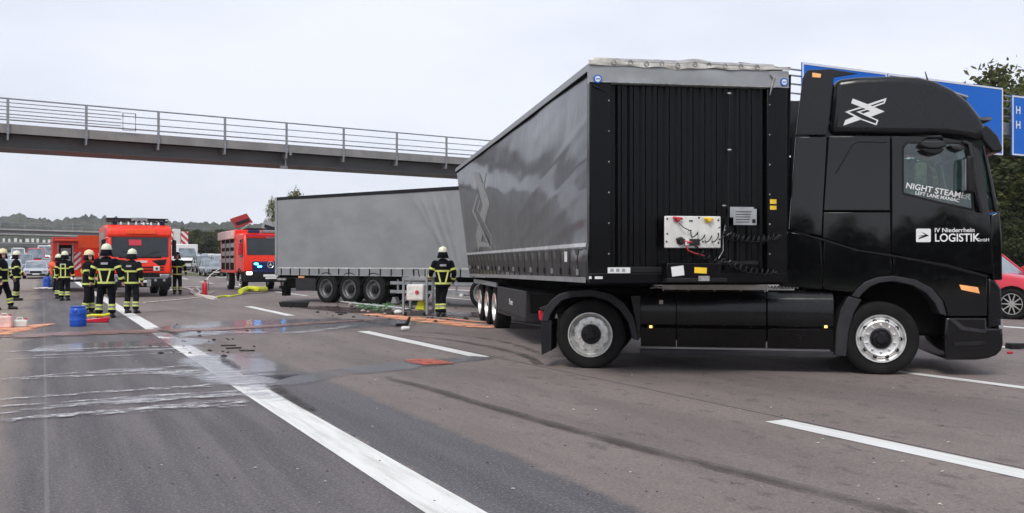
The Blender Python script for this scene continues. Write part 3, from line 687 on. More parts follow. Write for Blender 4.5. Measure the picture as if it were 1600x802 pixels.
# window frame rubber and glass
def inset(poly, k):
    cx = sum(p[0] for p in poly)/len(poly); cy = sum(p[1] for p in poly)/len(poly); return [(cx+(a-cx)*k, cy+(b-cy)*k) for a, b in poly]
side('window_seal', inset(WINH, 1.01), 'darkplastic', -1.256, -1.24, holes=[inset(WINH, .955)], bev=0)
side('window_glass', inset(WINH, .99), 'cabglass', -1.238, -1.234, bev=0)
MB().tube([(tp(1306, 271)[0], -1.252, tp(1306, 271)[1]), (tp(1332, 225)[0], -1.252, tp(1332, 225)[1]), (tp(1342, 221)[0], -1.252, tp(1342, 221)[1]), (tp(1386, 222)[0], -1.252, tp(1386, 222)[1])], .012, 6).build('side_moulding', 'darkplastic', tr)
side('wing_panel', [(1287, 376), (1340, 392), (1393, 401), (1394, 430), (1372, 432), (1350, 441), (1334, 457), (1310, 455), (1287, 452)], 'black', bev=.01)
side('wing_panel', [(1396, 401.5), (1480, 416), (1543, 433), (1543, 494), (1482, 494), (1474, 470), (1455, 449), (1430, 437), (1396, 430.5)], 'black', bev=.01)
MB().prism(tpl((1234, 361), (1285, 373), (1340, 390), (1394, 398), (1480, 413), (1544, 431), (1542, 435), (1480, 418), (1394, 402), (1340, 393.5), (1284, 376)), -1.262, -1.21).build('waist_trim', 'black2', tr, .006)
# wheel arch lip
def arc(c, r, a0, a1, n=16): return [(c[0]+r*cos(R(a0+(a1-a0)*i/n)), c[1]-r*sin(R(a0+(a1-a0)*i/n))) for i in range(n+1)]
lip = [(1330, 463), (1338, 452), (1352, 440), (1372, 433), (1396, 431), (1430, 437), (1455, 450), (1472, 470), (1479, 494)]
lin = [(1467, 490), (1460, 474), (1446, 458), (1425, 446), (1396, 440), (1374, 442), (1358, 449), (1347, 459), (1342, 466)]
side('wheel_arch', lip+lin, 'plastic', -1.29, -.8, bev=.012)
side('wheel_arch', [(1325, 463), (1346, 468), (1333, 490), (1325, 520), (1322, 557), (1304, 556), (1306, 515), (1313, 483)], 'plastic', -1.285, -.85, bev=.012)
# inner cab shell (with openings behind the door windows) floor and rear wall
side('inner_shell', [(1270, 215), (1500, 217), (1530, 240), (1543, 330), (1552, 430), (1480, 430), (1394, 410), (1290, 440), (1262, 440)], 'chassis', -1.205, -1.19, holes=[inset(WINH, 1.04)], bev=0)
u0 = tp(1265, 300)[0]; uf = tp(1550, 400)[0]
MB().box(u0, u0+.05, -1.19, 1.19, 1.2, 3.5).build('rear_wall', 'chassis', tr)
MB().box(u0+.05, uf, -1.18, 1.18, 1.25, 1.42).build('cab_floor', 'chassis', tr)
ff = lambda *p: tpl(*p)
MB().prism(ff((1549, 336), (1563, 330), (1566.5, 370), (1567.5, 438), (1552.5, 438), (1549, 380)), -1.235, 1.235).build('front_panel', 'black', tr, .018, 3)
MB().prism(ff((1544.5, 434), (1557, 439), (1566, 452), (1569, 512), (1544.5, 512)), -1.235, 1.235).build('grille_panel', 'black2', tr, .03, 3)
MB().prism(ff((1478, 497), (1486, 496), (1543.5, 496), (1543.5, 513), (1568, 513), (1569, 538), (1566, 548), (1558, 556), (1544, 561), (1525, 563), (1478, 563), (1476, 540)), -1.235, 1.235).build('bumper', 'black', tr, .03, 4)
side('front_step', [(1490, 541), (1490, 536), (1538, 533), (1541, 539)], 'darkplastic', -1.26, -1.16, bev=.004)
side('bumper_lip', [(1484, 499), (1491, 499), (1508, 511), (1541, 516), (1541, 521), (1502, 516)], 'plastic', -1.246, -1.2, bev=.004)
MB().prism(ff((1536, 228), (1541, 226), (1556, 296), (1562, 330), (1556, 332), (1549, 300)), -1.22, -1.13).build('windscreen_pillar', 'black', tr, .02)
MB().prism(ff((1536, 228), (1541, 226), (1556, 296), (1562, 330), (1556, 332), (1549, 300)), 1.13, 1.22).build('windscreen_pillar', 'black', tr, .02)
MB().prism(ff((1541, 232), (1544, 232), (1557, 298), (1561, 328), (1558, 328), (1554, 298)), -1.13, 1.13).build('windscreen', 'wsglass', tr)
MB().prism(ff((1530, 196), (1546, 196), (1561, 212), (1569, 231), (1566, 238), (1552, 238), (1541, 226), (1535, 218)), -1.23, 1.23).build('sun_visor', 'black2', tr, .04, 3)
side('headlight', [(1560, 498), (1567, 499), (1569.5, 515), (1562, 514)], 'headoff', -1.235, -.9, bev=.005)
side('indicator', [(1499, 445), (1528, 449), (1531, 459), (1502, 453)], 'amberd', -1.262, -1.24, bev=.004)
o = side('marker_lamp', [(1269, 114), (1283, 116), (1282, 122), (1269, 121)], 'amberd', -1.27, -1.245, bev=.004)
# interior
for yy in (-.55, .55):
    a = tp(1438, 300)[0]+.16
    MB().box(a-.25, a+.25, yy-.25, yy+.25, 1.6, 2.35).box(a-.33, a-.18, yy-.25, yy+.25, 2.2, 2.92).build('seat', 'seat', tr, .06, 3)
    MB().box(a-.14, a+.02, yy-.34, yy+.05, 2.52, 2.86).build('seat_cushion', 'cushion', tr, .06, 3)
a = tp(1515, 300)[0]
MB().prism([(a, 1.42), (a+.24, 1.42), (a+.24, 2.25), (a+.15, 2.35), (a, 2.2)], -1.15, 1.15).build('dashboard', 'seat', tr, .04)
MB().tube([(a-.12+.06*cos(t), .55+.22*cos(t+pi/2), 2.28+.2*sin(t+pi/2)) for t in [2*pi*i/20 for i in range(20)]], .016, 6, True).build('steering_wheel', 'darkplastic', tr)
MB().box(u0+.06, u0+.7, -1.1, 1.1, 1.9, 2.2).build('bunk', 'seat', tr, .04)
MB().box(a-.35, a-.05, -1.0, -.6, 3.05, 3.2).build('overhead_shelf', 'seat', tr, .02)
MB().box(u0+.06, a+.3, -1.15, 1.15, 3.36, 3.40).build('headlining', 'seat', tr)
MB().prism([(a-.12, 2.45), (a+.05, 2.45), (a+.02, 2.95), (a-.08, 3.0)], -1.0, -.85).build('window_curtain', 'label', tr, .02)
# mirrors
mx1, mz1 = tp(1513, 224); mx2, mz2 = tp(1530, 330)
for sg in (-1,):
    m = MB().tube([(mx1-.05, sg*1.25, mz1+.02), (mx1, sg*1.33, mz1-.02), (mx1+.05, sg*1.36, (mz1+mz2)/2), (mx2, sg*1.33, mz2), (mx2+.02, sg*1.25, mz2)], .026, 8).build('mirror_arm', 'plastic', tr)
    c = tp(1506, 262); MB().box(c[0]-.045, c[0]+.06, min(sg*1.33, sg*1.55), max(sg*1.33, sg*1.55), 2.38, 2.86).build('mirror', 'darkplastic', tr, .035, 3)
    MB().box(c[0]-.05, c[0]-.046, min(sg*1.35, sg*1.53), max(sg*1.35, sg*1.53), 2.42, 2.82).build('mirror_glass', 'headoff', tr)
c = tp(1455, 222)
MB().prism(tpl((1434, 229), (1438, 222), (1470, 222), (1476, 230), (1462, 234), (1446, 234)), -1.40, -1.256).build('ramp_mirror', 'plastic', tr, .02, 3)
MB().prism(tpl((1436, 234), (1472, 234), (1467, 241), (1455, 243.5), (1442, 240)), -1.38, -1.27).build('ramp_mirror_shade', 'darkplastic', tr, .015, 2)
MB().tube([(c[0]-.1, -1.26, c[1]+.02), (c[0]-.05, -1.33, c[1]+.06), (c[0]+.1, -1.33, c[1]+.06), (c[0]+.14, -1.26, c[1]+.02)], .014, 6).build('ramp_mirror_arm', 'plastic', tr)
MB().prism(tpl((1481, 228), (1500, 229), (1506, 233), (1497, 238), (1485, 234)), -1.36, -1.256).build('wide_mirror', 'plastic', tr, .015, 2)
# roof bits: antenna, torn bar, horns
p = tp(1453, 106); q = tp(1459, 126); MB().tube([(p[0], -1.0, p[1]), (q[0], -1.0, q[1])], [.006, .014], 6).build('antenna', 'darkplastic', tr)
q1, q2, q3 = tp(1470, 127), tp(1500, 138), tp(1521, 147)
MB().tube([(q1[0], -1.0, q1[1]), (q2[0], -1.0, q2[1]-.02), (q3[0], -1.0, q3[1])], .02, 6).build('torn_roof_bar', 'steel', tr)
MB().tube([(q1[0], -.9, q1[1]), (q1[0]+.12, -.95, q1[1]-.1), (q2[0]-.02, -.9, q2[1]-.06)], .03, 6).build('torn_roof_bar', 'darkplastic', tr)
bb = tp(1486, 134); MB().box(bb[0]-.14, bb[0]+.12, -.98, -.5, bb[1]-.12, bb[1]+.02, Matrix.Rotation(.35, 3, 'Y')).build('beacon', 'blue', tr, .02)
bb = tp(1505, 147); MB().box(bb[0]-.12, bb[0]+.12, -.98, -.5, bb[1]-.06, bb[1]+.04, Matrix.Rotation(.5, 3, 'Y')).build('beacon', 'darkplastic', tr, .02)
# logos and lettering
def decal(name, pl, m, yy=-1.253, th=.003):
    b = MB()
    for poly in pl: b.prism(tpl(*poly), yy-th, yy)
    return b.build(name, m, tr, smooth=0)
L0 = lambda *p: [(1300+a/11.46, 140+b/11.46) for a, b in p]
decal('roof_emblem', [L0((375, 160), (640, 262), (945, 392), (700, 488), (555, 432), (690, 385), (600, 345), (345, 243)),
    L0((400, 480), (540, 530), (205, 645), (240, 548)),
    L0((640, 262), (985, 148), (970, 185), (690, 285)), L0((985, 148), (948, 246), (925, 232), (945, 178)), L0((948, 246), (750, 318), (718, 300), (925, 228)),
    L0((232, 398), (490, 318), (560, 325), (290, 405)), L0((232, 398), (290, 392), (545, 525), (530, 545), (400, 480)), L0((530, 520), (800, 615), (800, 640), (520, 540)),
    L0((440, 398), (610, 350), (640, 362), (490, 405)), L0((440, 398), (500, 400), (835, 548), (800, 556)), L0((835, 548), (800, 640), (785, 612), (805, 552))], 'print', -1.2425)
b = MB(); sq = [(1432, 380), (1431.2, 359), (1432, 357.5), (1453.5, 357.5), (1454.5, 359), (1454, 378), (1453, 379.5)]
decal('door_logo', [[(1431.5, 378), (1431.5, 359), (1433, 357.5), (1453, 357.5), (1454.5, 359), (1454.5, 377), (1453, 378.5), (1433, 378.5)]], 'print')
decal('logo_arrow', [[(1439, 362), (1451.5, 368.3), (1435, 374), (1436, 371.5), (1442, 369.5), (1434, 368.8), (1446, 367.5)]], 'black', -1.2575, .002)
FR = (R(90), 0, 0)
def txt(s, x, y, hpx, m='print', yy=-1.256, **kw):
    u, z = tp(x, y); Y = 13.06-.191*u; sz = hpx*Y/F/.70
    return text(s, sz, m, tr, (u, yy, z), FR, **kw)
txt('IV Niederrhein', 1460, 363, 6.6, sx=1.02, bold=.001)
txt('LOGISTIK', 1460, 377.5, 12.2, sx=.88, bold=.0025); txt('GmbH', 1526, 377.5, 5.2, sx=.9)
o = txt('NIGHT STEAMER', 1415, 293.5, 8.8, yy=-1.2405, sx=1.02, bold=.0016); o.rotation_euler = (R(90), R(11.8), 0)
o = txt('LEFT LANE MANIAC', 1430, 303.5, 5.2, yy=-1.2405, sx=1.0, bold=.0008); o.rotation_euler = (R(90), R(11.8), 0)
# side skirts: one loft each, split by seams
def skirt(x0, x1, name='side_skirt', yb=None):
    for sg in (-1, 1):
        a, b = tp(x0, 500)[0], tp(x1, 500)[0]
        prof = [(1.00, 1.115), (1.20, 1.09), (1.255, 1.02), (1.275, .985), (1.275, .70), (1.262, .635), (1.235, .62), (1.278, .585), (1.24, .42), (1.215, .33), (1.1, .31)]
        MB().loft([[(u, sg*y, z) for y, z in prof] for u in (a, b)]).build(name, 'black2', tr, 0, fix=True)
skirt(1001, 1056); skirt(1057.5, 1197); skirt(1199.5, 1302)
for sg in (-1, 1): MB().prism([(tp(1000, 0)[0], 0), (tp(1303, 0)[0], 0), (tp(1303, 0)[0], .075), (tp(1000, 0)[0], .075)], *sorted((sg*1.16, sg*1.265))).build('skirt_trim', 'plastic', tr, .01).location.z = .215
side('skirt_corner', [(985, 462), (1001, 461), (1001, 528), (996, 528), (993, 500)], 'black2', -1.25, -1.1)
for x in (1017, 1290): side('side_marker', [(x-5, 507), (x+5, 507), (x+5, 514.5), (x-5, 514.5)], 'darkplastic', -1.284, -1.26, bev=.004); side('side_lamp', [(x-2.2, 508.6), (x+2.2, 508.6), (x+2.2, 512.4), (x-2.2, 512.4)], 'amber', -1.288, -1.27, bev=.002)
side('side_marker', [(1030, 469), (1036, 469), (1036, 475), (1030, 475)], 'palecrumb', -1.285, -1.25, bev=.003)
# catwalk
ca, cb = tp(1036, 450)[0], tp(1199, 450)[0]
MB().box(ca, cb, -1.22, -1.17, 1.115, 1.19).build('catwalk_edge', 'chrome', tr, .006)
cw = MB()
for k in range(14): cw.box(ca+.02, cb-.02, -1.15+k*.05, -1.12+k*.05, 1.13, 1.15)
cw.build('catwalk_grating', 'chrome', tr)
for k in range(5): MB().box(ca+(cb-ca)*k/4-.01, ca+(cb-ca)*k/4+.01, -1.235, -1.222, 1.10, 1.21).build('catwalk_bracket', 'chrome', tr)
cc, cdd = tp(1200, 450)[0], tp(1242, 450)[0]
cw = MB(); cw.box(cc, cdd, -1.2, -.6, 1.115, 1.135)
for k in range(9): cw.cap((cc+.03+k*.045, -1.2, 1.15), (cc+.04+k*.045, -1.1, 1.16), .016, .012, 6)
cw.build('air_tank_bracket', 'chrome', tr)
MB().tube([(ca-.18, -1.21, 1.135), (ca-.1, -1.21, 1.15), (ca, -1.21, 1.14)], .012, 6).build('catwalk_pin', 'chrome', tr)
# rear mudguards, mudflaps, tail lamps, chassis
c0 = (923, 525)
for sg in (-1, 1):
    out = [tp(a, b) for a, b in [(846, 502), (850, 485), (860, 470), (873, 460), (888, 455), (925, 452), (955, 459), (975, 473), (990, 495), (998, 532)]]
    inn = [tp(a, b) for a, b in [(988, 530), (981, 503), (968, 484), (950, 470), (924, 463), (893, 465), (878, 470), (868, 480), (860, 492), (857, 503)]]
    MB().prism(out+inn, *sorted((sg*1.27, sg*.66))).build('rear_mudguard', 'plastic', tr, .012)
    MB().prism([tp(845, 501), tp(862, 501), tp(861, 548), tp(846, 555)], *sorted((sg*1.26, sg*.7))).build('mudflap', 'darkplastic', tr, .005)
    MB().prism([tp(840, 486), tp(849, 486), tp(849, 501), tp(841, 501)], *sorted((sg*1.2, sg*.85))).build('tail_lamp', 'redlamp', tr, .01)
    MB().prism([tp(842, 481), tp(866, 474), tp(866, 478), tp(846, 486)], *sorted((sg*1.25, sg*.6))).build('tail_bracket', 'plastic', tr, .006)
    wheel(tr, 0, sg*1.11, sg, .485, .30, True, 'alu', n=64)
    wheel(tr, 0, sg*.79, -sg, .485, .26, True, 'dirtyalu', n=40)
    wheel(tr, 3.87, sg*1.08, sg, .49, .33, False, 'alu', n=64)
    MB().box(-1.0, 5.0, *sorted((sg*.30, sg*.42)), .72, 1.02).build('chassis_rail', 'chassis', tr)
    MB().box(.9, 3.1, *sorted((sg*.45, sg*1.15)), .42, 1.0).build('fuel_tank', 'chassis', tr, .06)
MB().lathe([(.07, -1), (.07, 1)], 12, (0, 0, .48)).ball((0, 0, .48), .24).build('rear_axle', 'chassis', tr)
MB().lathe([(.06, -1), (.06, 1)], 12, (3.87, 0, .48)).build('front_axle', 'chassis', tr)
MB().prism([(-.55, 1.02), (.9, 1.02), (.8, 1.15), (-.5, 1.12)], -.5, .5).build('fifth_wheel', 'chassis', tr, .02)
MB().box(3.1, 5.2, -.9, .9, .5, 1.3).build('engine_block', 'chassis', tr, .05)

# ------------------------------------------------------------------ semi-trailer 1 (dark curtain, front to camera)
FA = atan2(-.988, .155)
t1 = thing('semi_trailer', 'dark grey curtainside trailer with black headboard and torn roof edge behind the tractor', 'trailer', (2.237, 11.70, 0), FA)
def fp(x, y):
    k = (x-CX)/F; a = (11.5*k-.952)/(.988-.155*k); return (a-1.3, CH+(HY-y)*(11.5+.155*a)/F)
def lean(u, z): return (.075-.42*u/13.6)*(z-1.25)/2.75 if z > 1.0 else 0
ZT, ZB = 3.93, 1.27
def zbot(u): return 1.27-.12*u/13.6
def S1(u, z, off=0.):
    w = (z-zbot(u))/(ZT-zbot(u)); q = Vector((u*.55, z*1.3, 1.7)); e = min(1, u*1.5)*min(1, (13.6-u)*1.2)
    b = .04*sin(pi*max(0, min(1, w)))*e+.016*noise.noise(q)*e+.006*noise.noise(q*2.7)*e
    # diagonal tension creases from the damaged front corner
    for z_a, sl_, st in ((3.35, .13, .020), (2.85, .12, .018), (2.45, .10, .013), (2.1, .07, .010)):
        dd = z-(z_a-sl_*u*1.6); b += .3*st*exp(-(dd/.06)**2)*exp(-u/4.5)
    b += .02*exp(-((z-1.62)/.12)**2)*(.5+.5*sin(u*2*pi/.6))
    if u < 1.4: b += .05*exp(-((z-1.5)/.2)**2)*exp(-((u-.5)/.4)**2)
    return Vector((-u, -1.3-b-off+lean(u, z), z))
NU = 200
MB().grid(lambda a, b: S1(.02+13.56*a, zbot(13.6*a)+(ZT-.02-zbot(13.6*a))*(1-b)), NU, 60).build('side_curtain', 'curt1', t1, smooth=180)
MB().grid(lambda a, b: (lambda p: (p[0], -p[1]+2*lean(13.6*a, p[2]), p[2]))(S1(.02+13.56*a, zbot(13.6*a)+(ZT-.02-zbot(13.6*a))*b)), 60, 10).build('side_curtain', 'curt1', t1, smooth=180)
def band1(name, m, z0f, z1f, u0=.1, u1=13.5, off=.006, n=80):
    return MB().grid(lambda a, b: S1(u0+(u1-u0)*a, z1f+(z0f-z1f)*b, off), n, 2).build(name, m, t1, smooth=180)
band1('pale_stripe', 'curtstripe', 1.74, 1.69)
# curtain skirt hem and straps
band1('curtain_skirt', 'skirtcloth', 1.67, 1.30, .06, 13.55, .004)
MB().grid(lambda a, b: S1(.1+13.4*a, zbot(13.6*a)+.07*b-.03, .012), 60, 1).build('curtain_hem', 'curtlogo', t1)
sg_ = 0
for k in range(22):
    u = .42+k*.6
    if u > 13.3: break
    m = MB(); pts = [S1(u, z, .008) for z in (1.66, 1.5, 1.36, zbot(u)+.02)]
    m.loft([[p+Vector((dx, dy, 0)) for dx, dy in ((-.018, 0), (.018, 0), (.018, .012), (-.018, .012))] for p in pts]); m.build('strap', 'darkplastic', t1)
    MB().box(-u-.025, -u+.025, S1(u, 1.36)[1]-.03, S1(u, 1.36)[1]-.005, 1.33, 1.41).build('strap_buckle', 'steel' if k % 3 == 0 else 'darkplastic', t1)
# upper rail along the roof edge
rl = MB()
for zz0, zz1, of in ((3.91, 4.0, .03),):
    rl.loft([[(-u, -1.3-of+lean(u, 3.95), zz0), (-u, -1.22+lean(u, 3.95), zz0), (-u, -1.22+lean(u, 3.95), zz1), (-u, -1.3-of+lean(u, 3.95), zz1)] for u in (0.02, 3, 6, 9, 13.6)])
rl.build('roof_rail', 'silver', t1)
MB().loft([[(-u, -1.335+lean(u, 3.95), 3.885), (-u, -1.25+lean(u, 3.95), 3.885), (-u, -1.25+lean(u, 3.95), 3.897), (-u, -1.335+lean(u, 3.95), 3.897)] for u in (0.3, 6, 13.6)]).build('rail_gap', 'chassis', t1)
MB().grid(lambda a, b: (-13.6*a, (-1.3+2.6*b)+lean(13.6*a, 4), 4.0+.02*noise.noise(Vector((a*30, b*5, 0)))+.03*sin(pi*b)), 90, 16).build('roof_tarpaulin', 'roofgrey', t1, smooth=180)
MB().box(-13.62, -13.56, -1.28, 1.28, 1.1, 3.98).build('rear_doors', 'silver', t1)
MB().box(-13.5, -.02, -1.25, 1.25, 1.21, 1.25).build('floor', 'chassis', t1)
for sg in (-1, 1): MB().prism([(-13.4, .80), (-4.2, .80), (-3.6, 1.12), (-1.4, 1.18), (-1.4, 1.21), (-13.4, 1.21)], *sorted((sg*.38, sg*.5))).build('frame_rail', 'chassis', t1)
# headboard
tz = 3.73
hb = MB(); n = 26; pr = []
v0, v1 = fp(955, 200)[0], fp(1196, 200)[0]
def rib(m_, va, vb, cnt, z0_, z1_):
    w = (vb-va)/cnt
    for k in range(cnt):
        a = va+k*w; pts = [(a+w*.0, -.065), (a+w*.42, -.065), (a+w*.60, -.036), (a+w*.84, -.036), (a+w, -.065)]
        m_.add([(x, y, z) for y, x in pts for z in (z0_, z1_)], [(0, 2, 3, 1), (2, 4, 5, 3), (4, 6, 7, 5), (6, 8, 9, 7)])
    return m_
rib(hb, v0, v1, 13, 1.40, tz); hb.build('corrugated_wall', 'head', t1, smooth=0)
MB().box(-.14, -.085, -1.29, 1.29, 1.25, tz+.05).build('headboard_frame', 'head', t1)
MB().box(-.10, .035, -1.3, v0-.004, 1.25, tz).build('corner_post', 'head', t1, .015)
MB().box(-.10, .035, v1+.004, 1.3, 1.25, tz).build('corner_post', 'head', t1, .015)
for zz, (a, b) in (((0, 0), (0, 0)),): pass
MB().box(-.07, .0, v0, v0+.86, 1.36, 1.44).build('cross_bar', 'darkplastic', t1, .01)
MB().box(-.03, .04, -1.3, 1.3, 1.235, 1.36).build('bottom_beam', 'head', t1, .01)
for vv in [v0-.02, v1+.02]:
    for k in range(6): MB().ball((.036, vv+(-.02 if vv < 0 else .02), 1.6+k*.38), .011, 5).build('rivet', 'dirtyalu', t1)
MB().tube([(.03, fp(1136, 0)[0], 1.9), (.03, fp(1138, 0)[0], 3.6)], .008, 6).build('conduit', 'darkplastic', t1)
for yy in (147, 235): 
    q = fp(1138, yy); MB().ball((.035, *q), (.012, .03, .015), 6).build('conduit_clip', 'dirtyalu', t1)
q = fp(1130, 322); MB().ball((.035, *q), (.012, .03, .015), 6).build('conduit_clip', 'dirtyalu', t1)
# silver top band, slightly buckled
MB().grid(lambda a, b: (.04+.012*noise.noise(Vector((a*5, b*1.2, 5)))+(.02*exp(-((a-.94)/.02)**2)), -1.31+2.62*a, 3.73+.205*b+.0*a), 60, 6).build('top_band', 'silver', t1, smooth=180)
MB().box(-.08, .03, -1.3, 1.3, 3.715, 3.94).build('top_beam', 'silver', t1)
MB().box(.04, .055, -1.31, 1.31, 3.722, 3.736).build('band_lip', 'dirtyalu', t1)
def tarp(a, b):
    v = -1.31+2.62*a; sag = .004*sin(a*44)+.022*noise.noise(Vector((a*9, 0, 2)))-(.03*exp(-((a-.42)/.05)**2) if a < .6 else -.03*(a-.6))
    z = 3.915+sag*(1-b)*1.2+.115*b+.012*noise.noise(Vector((a*14, b*2, 1))); zt = 4.04+(.03*exp(-((a-.53)/.06)**2))-.01*a-(.03 if a > .93 or a < .03 else 0)
    z = (3.932+sag)*(1-b)+zt*b; d = .055+.025*noise.noise(Vector((a*11, b*2.5, 3)))-.07*b*b
    return (d, v, z)
MB().grid(tarp, 120, 10).build('torn_roof_edge', 'cream', t1, smooth=180)
MB().grid(lambda a, b: (lambda p: (p[0]+.006, p[1], p[2]))(tarp(.17+.83*a, .62+.38*b)), 80, 4).build('roof_edge_hem', 'roofgrey', t1, smooth=180)
gm = MB().tube([(.0, .026*cos(t), .03*sin(t)) for t in [2*pi*i/12 for i in range(12)]], .0075, 5, True).mesh('grommet', 'dirtyalu')
for x in (957, 983, 1008, 1032, 1056, 1083, 1106, 1130, 1155, 1180):
    a = (fp(x, 105)[0]+1.31)/2.62; p = tarp(a, .42); o = link('grommet', gm, t1); o.location = (p[0]+.012, p[1], p[2])
MB().grid(lambda a, b: (.075-.02*a, fp(925+34*a, 0)[0], (fp(0, 108)[1]-.11*a)+.018*b*(1-a)), 6, 1).build('torn_strap', 'darkplastic', t1)
MB().tube([(.06, *fp(1201, 117)), (.07, *fp(1206, 124)), (.06, *fp(1203, 135)), (.05, *fp(1200, 150))], [.012, .02, .016, .004], 5).build('torn_strap', 'roofgrey', t1)
for x, y in ((932, 125), (1222, 130)):
    q = fp(x, y); MB().lathe([(.052, .05), (.052, .062), (.0, .063)], 20, (0, 0, 0), 'x').build('round_badge', 'blue', t1).location = (.0, *q)
    MB().lathe([(.036, .06), (.036, .0665), (.0, .067)], 20, (0, 0, 0), 'x').build('badge_face', 'print', t1).location = (.0, *q)
    MB().box(.066, .069, -.026, .026, -.006, .006).build('badge_bar', 'blue', t1).location = (0, *q)
# coupling board
def fbox(name, x0, x1, y0, y1, d0, d1, m, bev=.004, rot=0):
    a = fp(x0, y1); b = fp(x1, y0); o = MB().box(d0, d1, -(b[0]-a[0])/2, (b[0]-a[0])/2, -(b[1]-a[1])/2, (b[1]-a[1])/2).build(name, m, t1, bev)
    o.location = (0, (a[0]+b[0])/2, (a[1]+b[1])/2); o.rotation_euler = (rot, 0, 0); return o
fbox('coupling_board', 1033, 1120, 339, 388, .11, .135, 'dirtywhite', .012)
fbox('coupling_bracket', 1037, 1116, 345, 384, .02, .108, 'darkplastic')
for k, (x, y) in enumerate(((1037, 343), (1049, 341), (1086, 341), (1098, 342), (1116, 345), (1116, 366), (1116, 380), (1037, 366), (1036, 378), (1072, 346), (1075, 346), (1092, 378))):
    q = fp(x, y); MB().lathe([(.011, .12), (.011, .142), (.0, .143)], 8, (0, 0, 0), 'x').build('board_bolt', 'chassis', t1).location = (0, *q)
def coup(x, y, m, r=.034):
    q = fp(x, y); o = MB(); o.lathe([(r, .13), (r, .16), (r*.6, .165), (r*.55, .2), (0, .2)], 14, (0, 0, 0), 'x'); o.cap((.17, -.05, .02), (.17, .05, .01), .018, .015, 8); o = o.build('air_coupling', m, t1); o.location = (0, *q); return o
coup(1052, 344, 'redcap'); coup(1100, 345, 'yellow'); coup(1057, 377, 'cable', .05); coup(1067, 380, 'redcap', .022)
fbox('plug_socket', 1066, 1086, 374, 384, .13, .18, 'cable', .01); fbox('socket_label', 1063, 1069, 374, 384, .14, .185, 'dirtywhite', .003)
def coil(pa, pb, turns, r, m, name, rad=.0055, sag=.06):
    P = []; N = turns*10; A = Vector(pa); B = Vector(pb)
    for i in range(N+1):
        t = i/N; p = A.lerp(B, t); p.z -= sag*sin(pi*t); a = 2*pi*turns*t; e = min(1, t*8, (1-t)*10)
        P.append((p.x+r*cos(a)*e, p.y+.012*sin(a), p.z+r*sin(a)*e))
    return MB().tube(P, rad, 5).build(name, m, t1)
q0 = fp(1054, 350); q1 = fp(1068, 360); MB().tube([(.18, *q0), (.2, fp(1060, 357)[0], fp(1060, 357)[1]), (.18, *q1)], .0065, 6).build('air_line', 'cable', t1)
coil((.17, *fp(1068, 361)), (.16, *fp(1122, 371)), 5, .042, 'cable', 'coiled_cable', .0075)
coil((.12, *fp(1122, 366)), (.05, *fp(1218, 368)), 12, .045, 'cable', 'coiled_cable', .009)
coil((.12, *fp(1108, 352)), (.05, *fp(1215, 372)), 12, .03, 'cable', 'coiled_cable', .007, .1)
coil((.14, *fp(1080, 386)), (.10, *fp(1130, 409)), 5, .035, 'cable', 'coiled_cable', .009)
coil((.10, *fp(1125, 405)), (.06, *fp(1210, 425)), 10, .04, 'cable', 'coiled_cable', .009)
MB().tube([(.17, *fp(1064, 383)), (.19, *fp(1067, 392)), (.15, *fp(1078, 396)), (.12, *fp(1095, 400))], .009, 6).build('air_line', 'redcap', t1)
MB().tube([(.04, *fp(1131, 352)), (.06, *fp(1127, 370)), (.06, *fp(1127, 392)), (.06, *fp(1120, 404))], .006, 6).build('air_line', 'dirtyalu', t1)
fbox('plate_bracket', 1150, 1172, 332, 346, -.08, .028, 'darkplastic')
fbox('type_plate', 1144, 1180, 327, 352, .035, .045, 'label', .002)
for k in range(5): fbox('plate_line', 1147, 1172-(k*37 % 9), 331+k*4, 331.9+k*4, .044, .0465, 'darkplastic', 0)
fbox('plate_block', 1173, 1178, 343, 349, .044, .0465, 'darkplastic', 0)
fbox('plate_back', 1139, 1176, 324, 340, .028, .034, 'label', .002)
fbox('yellow_sticker', 1201, 1211, 312, 319, .037, .040, 'yellow', 0); fbox('yellow_sticker', 1201, 1211, 322, 328, .037, .040, 'yellow', 0)
fbox('reflector', 948, 983, 418, 427, .042, .047, 'print', 0); 
for k in range(3): fbox('reflector_mark', 952+k*9, 957+k*9, 420, 425, .047, .0485, 'label', 0)
fbox('underbox', 1033, 1116, 411, 437, .02, .22, 'head', .015); fbox('underbox_lip', 1033, 1125, 434, 441, .05, .24, 'darkplastic', .01)
fbox('crank_plate', 1040, 1059, 416, 431, .225, .232, 'print', .002, .12); fbox('warning_plate', 1075, 1094, 418, 427, .225, .232, 'yellow', .002, -.05)
fbox('plate_stub', 1080, 1097, 431, 439, .24, .26, 'dirtyalu', .004)
fbox('cross_bar', 1117, 1182, 408, 414, .02, .06, 'darkplastic', .006)
fbox('corner_mark', 919, 923, 432, 436, .036, .044, 'print', 0); fbox('corner_mark', 928, 940, 432, 436, .042, .047, 'print', 0)
